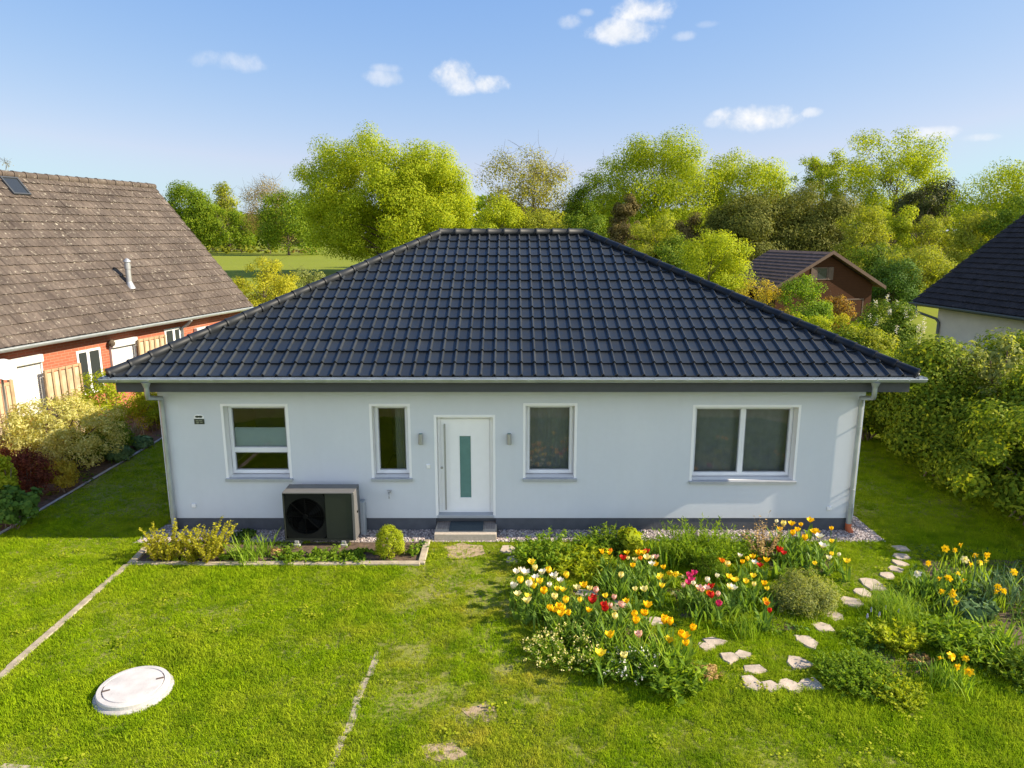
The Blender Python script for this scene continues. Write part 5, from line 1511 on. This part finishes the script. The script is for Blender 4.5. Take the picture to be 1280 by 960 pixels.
front_tip = z6([(755,472,'Y'),(740,510,'Y'),(750,505,'Y'),(688,520,'Y'),(698,548,'Y'),(840,540,'Y'),(845,555,'Y'),(875,555,'Y'),(975,587,'Y'),(925,612,'Y'),(943,628,'Y'),(953,662,'Y'),(866,643,'Y'),(570,624,'Y'),(720,617,'p'),(645,725,'l'),(525,715,'y'),(595,525,'l')])
mid_clump = z6([(537,202,'Y'),(528,196,'Y'),(575,198,'o'),(562,206,'Y'),(662,205,'Y'),(633,233,'r'),(653,232,'l'),(692,240,'l'),(712,207,'Y'),(742,205,'Y'),(755,200,'r'),(722,232,'o'),(752,232,'l'),(777,232,'w'),(795,228,'p'),(777,265,'w'),(687,268,'Y'),(803,265,'Y'),(815,330,'y'),(820,320,'y'),(838,280,'Y'),(620,318,'l'),(740,390,'l'),(690,385,'l'),(832,375,'y')])
mid_daff = z6([(870,300,'Y'),(930,320,'l'),(910,308,'y'),(885,300,'y'),(893,305,'Y'),(887,402,'l')])
pink_clump = z6([(967,325,'m'),(992,310,'m'),(963,355,'m'),(972,345,'m'),(938,367,'p'),(993,360,'w'),(1018,387,'p'),(1025,395,'p'),(1057,345,'w'),(1080,378,'r'),(1055,385,'p'),(1065,410,'o'),(1080,425,'r'),(1110,418,'p'),(1105,462,'m'),(1103,322,'w'),(1170,380,'l'),(1155,268,'l'),(1167,325,'y'),(1135,245,'o'),(1195,343,'y')])
right_clump = z7([(155,243,'y'),(180,257,'y'),(212,262,'y'),(242,242,'y'),(158,285,'w'),(250,273,'l'),(283,270,'Y'),(287,332,'Y'),(298,345,'o'),(307,373,'r'),(192,162,'w'),(207,188,'Y'),(130,185,'o'),(240,170,'Y'),(268,180,'o'),(290,183,'Y'),(248,192,'w'),(265,202,'r'),(148,200,'y'),(225,178,'y'),(302,290,'y')])
wall_clump = z7([(390,48,'Y'),(425,50,'Y'),(348,68,'Y'),(387,82,'Y'),(410,68,'Y'),(462,33,'Y'),(475,75,'Y'),(482,78,'Y'),(435,100,'Y'),(537,65,'Y'),(332,35,'w'),(495,97,'w'),(503,127,'w'),(340,147,'r'),(357,155,'r'),(357,48,'l')])
corner_clump = z7([(537,110,'y'),(540,160,'y'),(570,162,'w'),(527,175,'w'),(600,187,'y'),(472,193,'y')])
right_daff = z7([(965,130,'Y'),(1005,140,'Y'),(1030,120,'Y'),(1077,158,'Y'),(1130,157,'Y'),(1053,190,'Y'),(1037,173,'l'),(1118,180,'y'),(1095,185,'y'),(900,185,'Y'),(948,247,'Y'),(975,242,'Y'),(1013,227,'y'),(1033,252,'Y'),(955,293,'Y'),(995,292,'Y'),(990,305,'Y'),(1003,333,'Y'),(1225,220,'Y'),(1155,293,'Y'),(1187,292,'Y'),(1163,275,'Y'),(868,228,'w')])
orange_daff = z7([(953,547,'Y'),(987,533,'Y'),(1037,543,'Y'),(1020,577,'Y'),(1053,592,'Y')])

def bloom_mesh(mat, open_, seed):
    rr = np.random.default_rng(seed); V = []; Fc = []
    for k in range(6):
        a = k*math.pi/3+rr.uniform(-.08,.08); inner = k % 2
        Rm = .036*(1-.1*inner); Hh = .075*(1-.05*inner)
        hw = .026
        rows = 5
        base = len(V)
        for j in range(rows):
            u = j/(rows-1)
            r = Rm*(math.sin(min(1,u*1.25)*math.pi/2))*(1-.28*max(0,u-.5)*(1-open_)*2) + open_*.03*u*u
            z = Hh*u - open_*.02*u*u
            wv = hw*math.sin(math.pi*(u*.86+.12))
            for s in (-1, 0, 1):
                rr_ = r - (.006 if s else 0)
                ta = s*wv
                x = rr_*math.cos(a) - ta*math.sin(a); y = rr_*math.sin(a) + ta*math.cos(a)
                V.append((x, y, z))
        for j in range(rows-1):
            for s in (0, 1):
                i = base+j*3+s; Fc.append((i, i+1, i+4, i+3))
    return raw_mesh('bloom', V, np.array(Fc), np.full(len(Fc),4), [M[mat]], smooth=True)
def daff_mesh(mat, seed):
    rr = np.random.default_rng(seed); V = []; Fc = []
    for k in range(6):
        a = k*math.pi/3; b0 = len(V)
        for r, w, z in ((.008,.006,0),(.028,.019,.006),(.048,.012,.002),(.055,.001,-.004)):
            for s in (-1, 1):
                V.append((r*math.cos(a)-s*w*math.sin(a), r*math.sin(a)+s*w*math.cos(a), z+rr.uniform(-.003,.003)))
        for j in range(3): i = b0+2*j; Fc.append((i,i+1,i+3,i+2))
    b0 = len(V); n = 10
    for r, z in ((.010,0),(.016,.02),(.019,.034),(.024,.038)):
        for k in range(n): V.append((r*math.cos(2*math.pi*k/n), r*math.sin(2*math.pi*k/n), z))
    for j in range(3):
        for k in range(n): Fc.append((b0+j*n+k, b0+j*n+(k+1)%n, b0+(j+1)*n+(k+1)%n, b0+(j+1)*n+k))
    return raw_mesh('bloom', V, np.array(Fc), np.full(len(Fc),4), [M[mat]], smooth=True)
BL = {}
for k, (nm, mt_) in COLN.items():
    BL[k] = [bloom_mesh(mt_, .05+.8*i/4, 10*i+ord(k)) for i in range(5)]
DF = {k: [daff_mesh(COLN[k][1], 7+i) for i in range(2)] for k in 'yYlw'}
def plant_mesh(h, seed, narrow):
    if narrow:
        lf = strap_mesh('leaves', 9, h*.95, .016, M['l_strap'], .03, .3, (4, 34))
    else:
        lf = strap_mesh('leaves', 9, h*.8, .05, M['l_tulip'], .03, .5, (8, 48))
    bm = bmesh.new(); bm.from_mesh(lf); bpy.data.meshes.remove(lf)
    n = 5; pr = None; rg_ = random.Random(seed)
    cxy = [(0,0),(rg_.uniform(-.012,.012),rg_.uniform(-.012,.012)),(0,0)]
    for i in range(3):
        ring = [bm.verts.new((cxy[i][0]+.0045*math.cos(2*math.pi*k/n), cxy[i][1]+.0045*math.sin(2*math.pi*k/n), h*i/2)) for k in range(n)]
        if pr:
            for k in range(n): bm.faces.new((pr[k], pr[(k+1)%n], ring[(k+1)%n], ring[k]))
        pr = ring
    me = bpy.data.meshes.new('plant'); bm.to_mesh(me); bm.free(); me.materials.append(M['l_strap' if narrow else 'l_tulip'])
    return me
PH = .40
TP = [plant_mesh(PH, i, False) for i in range(5)]; DP = [plant_mesh(PH, i, True) for i in range(3)]
def flowers(L, where, group, daff=False, h=PH, size=1.0):
    nm, cat = ('daffodil', 'daffodil') if daff else ('tulip', 'tulip')
    for px, py, k in L:
        hh = h*random.uniform(.78, 1.15)
        c = gp(px, py, hh+.02)
        cl = COLN[k][0]
        o = meshobj(nm, random.choice(DP if daff else TP)); o.location = (c.x, c.y, 0); o.rotation_euler = (random.uniform(-.05,.05), random.uniform(-.05,.05), random.uniform(0,6.28))
        s = hh/PH; o.scale = (max(.8,s), max(.8,s), s)
        tag(o, f'{cl} {nm} {where}', cat, group)
        if daff:
            bl = meshobj('bloom', random.choice(DF[k]), o); bl.rotation_euler = (R(random.uniform(35,75)), 0, random.uniform(0,6.28))
        else:
            bl = meshobj('bloom', random.choice(BL[k]), o); bl.rotation_euler = (random.uniform(-.2,.2), random.uniform(-.2,.2), 0)
        bl.location = (0, 0, PH-.004)
        sc = size*random.uniform(.95,1.42); bl.scale = (sc/max(.8,s), sc/max(.8,s), sc/s)
FG = 'spring flowers of the garden'
flowers(front_left, 'in the white and yellow clump at the left front of the bed', FG, size=1.15)
flowers(front_mid, 'in the middle of the front flower strip', FG, size=1.1)
flowers(front_tip, 'towards the right tip of the front flower strip', FG, size=1.15)
flowers(mid_clump, 'in the mixed clump between front strip and plinth', FG, size=1.0, h=.42)
flowers(mid_daff, 'in the low row behind the path through the bed', FG, True, h=.25, size=.95)
flowers(pink_clump, 'in the pink and red clump right of the grass path', FG, size=1.05)
flowers(right_clump, 'in the clump before the grey-green mat', FG, size=.95)
flowers(wall_clump, 'in the tall clump before the plinth under the wide window', FG, size=1.1, h=.45)
flowers(corner_clump, 'in the small clump near the gravel corner', FG, size=.95, h=.32)
flowers(right_daff, 'in the shaded right bed below the hedge', FG, True, h=.42, size=.95)
flowers(orange_daff, 'in the small sunny clump low in the right bed', FG, True, h=.34, size=.95)
# foliage of the big tulip clumps: extra leaf tufts between the flowers
for px, py, n, lab in ((672,768,90,'tulip leaves without flowers among the white and yellow tulips'), (705,785,100,'tulip leaves without flowers under the golden tulips'), (765,735,80,'tulip leaves without flowers in the mixed clump'), (790,742,70,'tulip leaves without flowers at the right of the mixed clump'),
                     (885,770,90,'tulip leaves without flowers under the pink tulips'), (925,760,70,'tulip leaves without flowers under the yellow tulips by the grey-green mat'), (990,705,80,'tulip leaves without flowers under the plinth clump'), (1165,745,100,'daffodil leaves without flowers in the right bed'), (1195,738,100,'daffodil leaves without flowers right of the others'), (735,800,90,'tulip leaves without flowers behind the spurge')):
    straps('leaf_tuft', lab, px, py, int(n*1.8), .36, .034, 'l_tulip', PG, .19, .4, (5, 50))
for i, (px, py) in enumerate(((1088,772),(1106,770),(1122,774),(1083,780),(1098,778))):
    c = gp(px, py); m = MB(); m.tube([(0,0,0),(0,0,.12)], .004, 5); m.tube([(0,0,.1),(0,0,.13),(0,0,.18)], [.012,.018,.006], 7, 1)
    o = m.build('grape_hyacinth', [M['l_strap'], M['p_blue']]); o.location = c
    tag(o, 'tiny lavender grape hyacinth at the foot of the fine grass clump', 'grape hyacinth', 'grape hyacinths')

# ------------------------------------------------------------------ lawn grass, gravel stones, ground cover (stuff)
def blade_tuft(n, h, w, mat, spread, tilt=38):
    az = rng.uniform(0, 2*math.pi, n); L = h*rng.uniform(.55,1.2,n); t = np.radians(rng.uniform(4, tilt, n))
    b0 = np.stack([rng.uniform(-spread,spread,n), rng.uniform(-spread,spread,n), np.full(n,-.004)], 1)
    dh = np.stack([np.cos(az), np.sin(az), np.zeros(n)],1); sd = np.stack([-np.sin(az), np.cos(az), np.zeros(n)],1)
    mid = b0 + dh*(np.sin(t*.5)*L*.55)[:,None] + np.array((0,0,1))*(np.cos(t*.5)*L*.55)[:,None]
    tip = mid + dh*(np.sin(t*1.5)*L*.45)[:,None] + np.array((0,0,1))*(np.cos(t*1.5)*L*.45)[:,None]
    W = w*rng.uniform(.7,1.2,n)[:,None]*.5
    V = np.stack([b0-sd*W, b0+sd*W, mid+sd*W*.85, mid-sd*W*.85, tip], 1)
    idx = np.arange(n*5).reshape(n,5)
    q = idx[:,[0,1,2,3]]; tr = idx[:,[3,2,4]]
    flat = np.concatenate([q.ravel(), tr.ravel()]); tot = np.concatenate([np.full(n,4), np.full(n,3)])
    return raw_mesh('tuft', V.reshape(-1,3), flat, tot, [mat], smooth=True)
protos = [proto('tuft', blade_tuft(13, .036 if i < 4 else .06, .0062, M['grass'], .034, 55 if i < 4 else 68)) for i in range(6)]
house_poly = [(WX0-.5,12.95),(WX1+.42,13.05),(WX1+.42,24),(WX0-.05,24),(WX0-.3,13.3)]
lane = gpl([(500,700),(640,700),(700,860),(760,980),(440,980),(480,820)])
def lawn_points(n, x0, x1, y0, y1):
    x = rng.uniform(x0, x1, n); y = rng.uniform(y0, y1, n)
    keep = np.abs(x) < .85*y+3.8
    keep &= ~inpoly(x, y, house_poly) & ~inpoly(x, y, bedA) & ~inpoly(x, y, bedL)
    d = np.ones(n)
    d *= np.where(inpoly(x, y, earthP), .10, 1)
    for sp in worn_px:
        q = np.array(gpl(sp)); cq = q.mean(0); e = np.abs(q-cq).max(0)*1.25
        rr = ((x-cq[0])/e[0])**2+((y-cq[1])/e[1])**2
        d *= 1-.93*np.clip(1.25-rr*(.75+vnoise(x, y, 6.3)*1.3), 0, 1)*(.55+.45*(vnoise(x, y, 11.) > .42))
    inb = inpoly(x, y, bedB) | inpoly(x, y, bedC)
    for sp in soil_patches:
        d *= np.where(inpoly(x, y, gpl(sp)), .22, 1)
    il = inpoly(x, y, lane)
    worn = vnoise(x, y, 2.3)*.6+vnoise(x, y, 6.1)*.4
    d *= np.where(il & (worn > .60), .30, 1)
    d *= np.where((worn > .78), .7, 1)
    for (px, py, hw, hh) in stones:
        c = gp(px, py); e = gp(px+hw, py); f = gp(px, py-hh)
        d *= np.where(((x-c.x)/(abs(e.x-c.x)*.96))**2+((y-c.y)/(abs(f.y-c.y)*.96))**2 < 1, 0, 1)
    d *= np.where((x-mh.location.x)**2+(y-mh.location.y)**2 < .47**2, 0, 1)
    # edging strips stay mostly open
    for (p, q, w, k) in ((gp(-60,898), gp(160,706), .075, 0), (gp(413,965), gp(472,815), .045, .25), (gp(-30,685), gp(206,546), .05, 0), (gp(622,673), gp(700,674), .05, 0)):
        a = np.array(p[:2]); b_ = np.array(q[:2]); ab = b_-a
        t = np.clip(((x-a[0])*ab[0]+(y-a[1])*ab[1])/(ab@ab), 0, 1)
        dd = np.hypot(x-a[0]-t*ab[0], y-a[1]-t*ab[1])
        d *= np.where(dd < w, k, 1)
    keep &= rng.random(n) < d
    x, y = x[keep], y[keep]
    il = inpoly(x, y, lane)
    big = vnoise(x, y, .9)*.6+vnoise(x, y, 3.3)*.4
    s = .45+1.15*big**1.2
    s *= np.where(il, .8, 1.0)*rng.uniform(.75, 1.25, len(x))
    edge = inpoly(x, y, bedB) | inpoly(x, y, bedC)
    s *= np.where(edge, 1.15, 1)
    return x, y, s
xs, ys, ss = [], [], []
for n, a in ((400000, (-14, 14, 5.0, 14.2)), (36000, (-13, -6.9, 14.2, 24)), (50000, (7.3, 13.5, 14.2, 24))):
    x, y, s = lawn_points(n, *a); xs.append(x); ys.append(y); ss.append(s)
x = np.concatenate(xs); y = np.concatenate(ys); s = np.concatenate(ss)
scatter('grass', np.stack([x, y, np.zeros(len(x))], 1), rng.uniform(0, 6.28, len(x)), s, protos, 'short sunlit lawn grass around the house', 'grass', tilt=.12)
# meadow tufts beyond are left to the ground material
bm = bmesh.new(); bmesh.ops.create_icosphere(bm, subdivisions=1, radius=.5)
pm = bpy.data.meshes.new('pebble')
for v in bm.verts: v.co *= random.uniform(.75, 1.2); v.co.z *= .7
bm.to_mesh(pm); bm.free(); pm.materials.append(M['pebble'])
n = 9000
x = rng.uniform(WX0-.45, WX1+.42, n); y = rng.uniform(13.0, WY+.01, n)
k = (~inpoly(x, y, bedA)) & ~((x > sx0-.02) & (x < sx1+.02))
k |= False
x2 = rng.uniform(WX1, WX1+.41, 2500); y2 = rng.uniform(13.1, 20, 2500)
x = np.concatenate([x[k], x2]); y = np.concatenate([y[k], y2])
scatter('pebbles', np.stack([x, y, np.full(len(x), .014)], 1), rng.uniform(0, 6.28, len(x)), rng.uniform(.025, .055, len(x)), [proto('pebble', pm)], 'pinkish grey pebbles along the plinth', 'gravel', tilt=.4)
# weeds and low leaves covering bed soil
wp = []
for i in range(4):
    P = np.stack([rng.normal(0,.05,26), rng.normal(0,.05,26), np.abs(rng.normal(.03,.025,26))],1)
    wp.append(proto('weed', leaf_mesh('weed', P, unit(26)*.6+np.array((0,0,1)), rng.uniform(.025,.06,26), .6, M['l_green' if i % 2 else 'l_deep'])))
n = 9000
x = rng.uniform(-14, 11.5, n); y = rng.uniform(8.0, 26, n)
k = (inpoly(x, y, bedA) & (y < 12.9) & (rng.random(n) < .5)) | (inpoly(x, y, bedB)) | inpoly(x, y, bedC) | (inpoly(x, y, bedL) & (rng.random(n) < .35))
for (px, py, hw, hh) in stones:
    c = gp(px, py); e = gp(px+hw, py); f = gp(px, py-hh)
    k &= ((x-c.x)/(abs(e.x-c.x)*1.3))**2+((y-c.y)/(abs(f.y-c.y)*1.3))**2 > 1
k &= ~((vnoise(x, y, 1.7) < .42) & inpoly(x, y, bedB))
x, y = x[k], y[k]
scatter('ground_cover', np.stack([x, y, np.zeros(len(x))], 1), rng.uniform(0,6.28,len(x)), rng.uniform(.7,1.8,len(x)), wp, 'low weeds and seedlings covering the bed soil', 'ground cover')
# tiny clover leaves and dandelions in the lawn
cl = [proto('clover', leaf_mesh('clover', np.stack([rng.normal(0,.04,22), rng.normal(0,.04,22), rng.uniform(.025,.05,22)],1), unit(22)*.35+np.array((0,0,1)), rng.uniform(.02,.04,22), .8, M['l_lime']))]
n = 420
x = rng.uniform(-9, 9, n); y = rng.uniform(6.5, 13, n)
k = (vnoise(x, y, 1.1) > .55) & ~inpoly(x, y, bedA) & ~inpoly(x, y, bedB) & ~inpoly(x, y, bedC) & ((x-mh.location.x)**2+(y-mh.location.y)**2 > .3)
x, y = x[k], y[k]
scatter('clover', np.stack([x, y, np.zeros(len(x))], 1), rng.uniform(0,6.28,len(x)), rng.uniform(.6,1.5,len(x)), cl, 'pale clover leaves scattered in the lawn', 'clover')

# ------------------------------------------------------------------ sky, sun, camera
EL, AZ = R(32), R(4.5)
sv = Vector((math.cos(EL)*math.cos(AZ), -math.cos(EL)*math.sin(AZ), math.sin(EL)))
W = bpy.data.worlds.new('World'); S.world = W; W.use_nodes = True
nt = W.node_tree; nt.nodes.clear(); b = NB(nt)
out = b.n('ShaderNodeOutputWorld'); bg = b.n('ShaderNodeBackground', {'Strength': 0.10})
sky = b.n('ShaderNodeTexSky', sky_type='NISHITA'); sky.sun_disc = False
sky.sun_elevation = EL; sky.sun_rotation = R(90)+AZ
sky.air_density = 1.0; sky.dust_density = 0.6; sky.ozone_density = 1.3; sky.altitude = 50
tc = b.n('ShaderNodeTexCoord'); dirv = tc.outputs['Generated']
sx = b.n('ShaderNodeSeparateXYZ', {0: dirv})
az = b.math('ARCTAN2', sx.outputs[0], sx.outputs[1]); el = b.math('ARCSINE', sx.outputs[2])
n1 = b.noise(dirv, 16, 7, .62, .3); n2 = b.noise(dirv, 48, 5, .6)
warp = b.math('ADD', b.math('MULTIPLY', b.math('SUBTRACT', n1, .5), 2.6), b.math('MULTIPLY', b.math('SUBTRACT', n2, .5), .9))
clouds = [(293,78,52,13,.42),(480,96,26,10,.5),(483,86,22,7,.4),(566,97,27,20,1.0),(575,108,24,13,.9),(613,106,25,12,.95),(713,27,18,10,.6),(733,16,12,6,.45),(808,12,42,20,1.0),(780,38,48,17,.9),(855,45,16,7,.4),
          (942,148,54,17,1.0),(960,150,40,13,1.0),(1015,141,14,6,.6),(893,152,14,8,.6),(1167,167,34,8,.75),(1226,172,28,6,.6),(884,30,16,5,.25)]
mask = None
for (px, py, w, h, st_) in clouds:
    d = ray(px, py).normalized(); a0 = math.atan2(d.x, d.y); e0 = math.asin(d.z)
    d2 = ray(px+w, py).normalized(); d3 = ray(px, py-h).normalized()
    wa = abs(math.atan2(d2.x, d2.y)-a0)*1.25; he = abs(math.asin(d3.z)-e0)*1.3
    u = b.math('DIVIDE', b.math('SUBTRACT', az, a0), wa); v = b.math('DIVIDE', b.math('SUBTRACT', el, e0), he)
    r2 = b.math('ADD', b.math('MULTIPLY', u, u), b.math('MULTIPLY', v, v))
    f = b.math('SUBTRACT', .72, r2)
    f = b.math('ADD', f, warp)
    f = b.n('ShaderNodeMapRange', {0: f, 1: -0.05, 2: 1.05, 3: 0.0, 4: st_}, interpolation_type='SMOOTHSTEP').outputs[0]
    near = b.math('LESS_THAN', r2, 5.0)
    f = b.math('MULTIPLY', f, near)
    mask = f if mask is None else b.math('MAXIMUM', mask, f)
cc = b.mix(b.mapr(n2, .35, .65, 0, 1), (4.1, 4.3, 4.6), (5.0, 5.0, 5.05))
hz = b.math('POWER', b.math('SUBTRACT', 1.0, b.math('ABSOLUTE', sx.outputs[2]), clamp=True), 14.0)
sp = b.n('ShaderNodeSeparateColor', {0: sky.outputs[0]})
chan = [b.math('MULTIPLY', b.math('POWER', sp.outputs[i], p), k) for i, p, k in ((0, 1.0, .76), (1, .66, 1.185), (2, .25, 2.88))]
chan[0] = b.math('MINIMUM', chan[0], 3.05)
skyc = b.n('ShaderNodeCombineColor', {0: chan[0], 1: chan[1], 2: chan[2]}).outputs[0]
# unseen bright clouds added low behind the camera to lift the shaded front wall
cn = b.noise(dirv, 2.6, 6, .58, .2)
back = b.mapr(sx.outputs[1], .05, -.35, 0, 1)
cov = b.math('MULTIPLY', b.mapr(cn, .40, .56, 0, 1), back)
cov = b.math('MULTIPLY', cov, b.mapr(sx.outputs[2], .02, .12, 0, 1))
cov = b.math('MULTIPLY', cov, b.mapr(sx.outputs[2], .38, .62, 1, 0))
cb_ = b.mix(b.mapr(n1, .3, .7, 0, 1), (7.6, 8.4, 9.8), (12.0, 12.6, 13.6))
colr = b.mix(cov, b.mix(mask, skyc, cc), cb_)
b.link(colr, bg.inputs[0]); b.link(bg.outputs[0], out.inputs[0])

sd = bpy.data.lights.new('sun', 'SUN'); sd.energy = 5.0; sd.angle = R(.5); sd.color = (1.0, .87, .68)
so = bpy.data.objects.new('sun', sd); COL.objects.link(so); so.rotation_euler = sv.to_track_quat('Z', 'Y').to_euler()

cd = bpy.data.cameras.new('camera'); cam = bpy.data.objects.new('camera', cd); COL.objects.link(cam)
cd.sensor_width = 36; cd.lens = 36*F/1280; cd.clip_end = 6000; cd.clip_start = .1
cam.location = (0, 0, H); cam.rotation_euler = (R(90)-TH, 0, 0)
S.camera = cam
S.view_settings.view_transform = 'Standard'; S.view_settings.look = 'None'; S.view_settings.exposure = 1.05; S.view_settings.gamma = 1.0
S.view_settings.use_curve_mapping = False
S.render.engine = 'CYCLES'
S.cycles.max_bounces = 8; S.cycles.transparent_max_bounces = 12
S.cycles.use_denoising = True
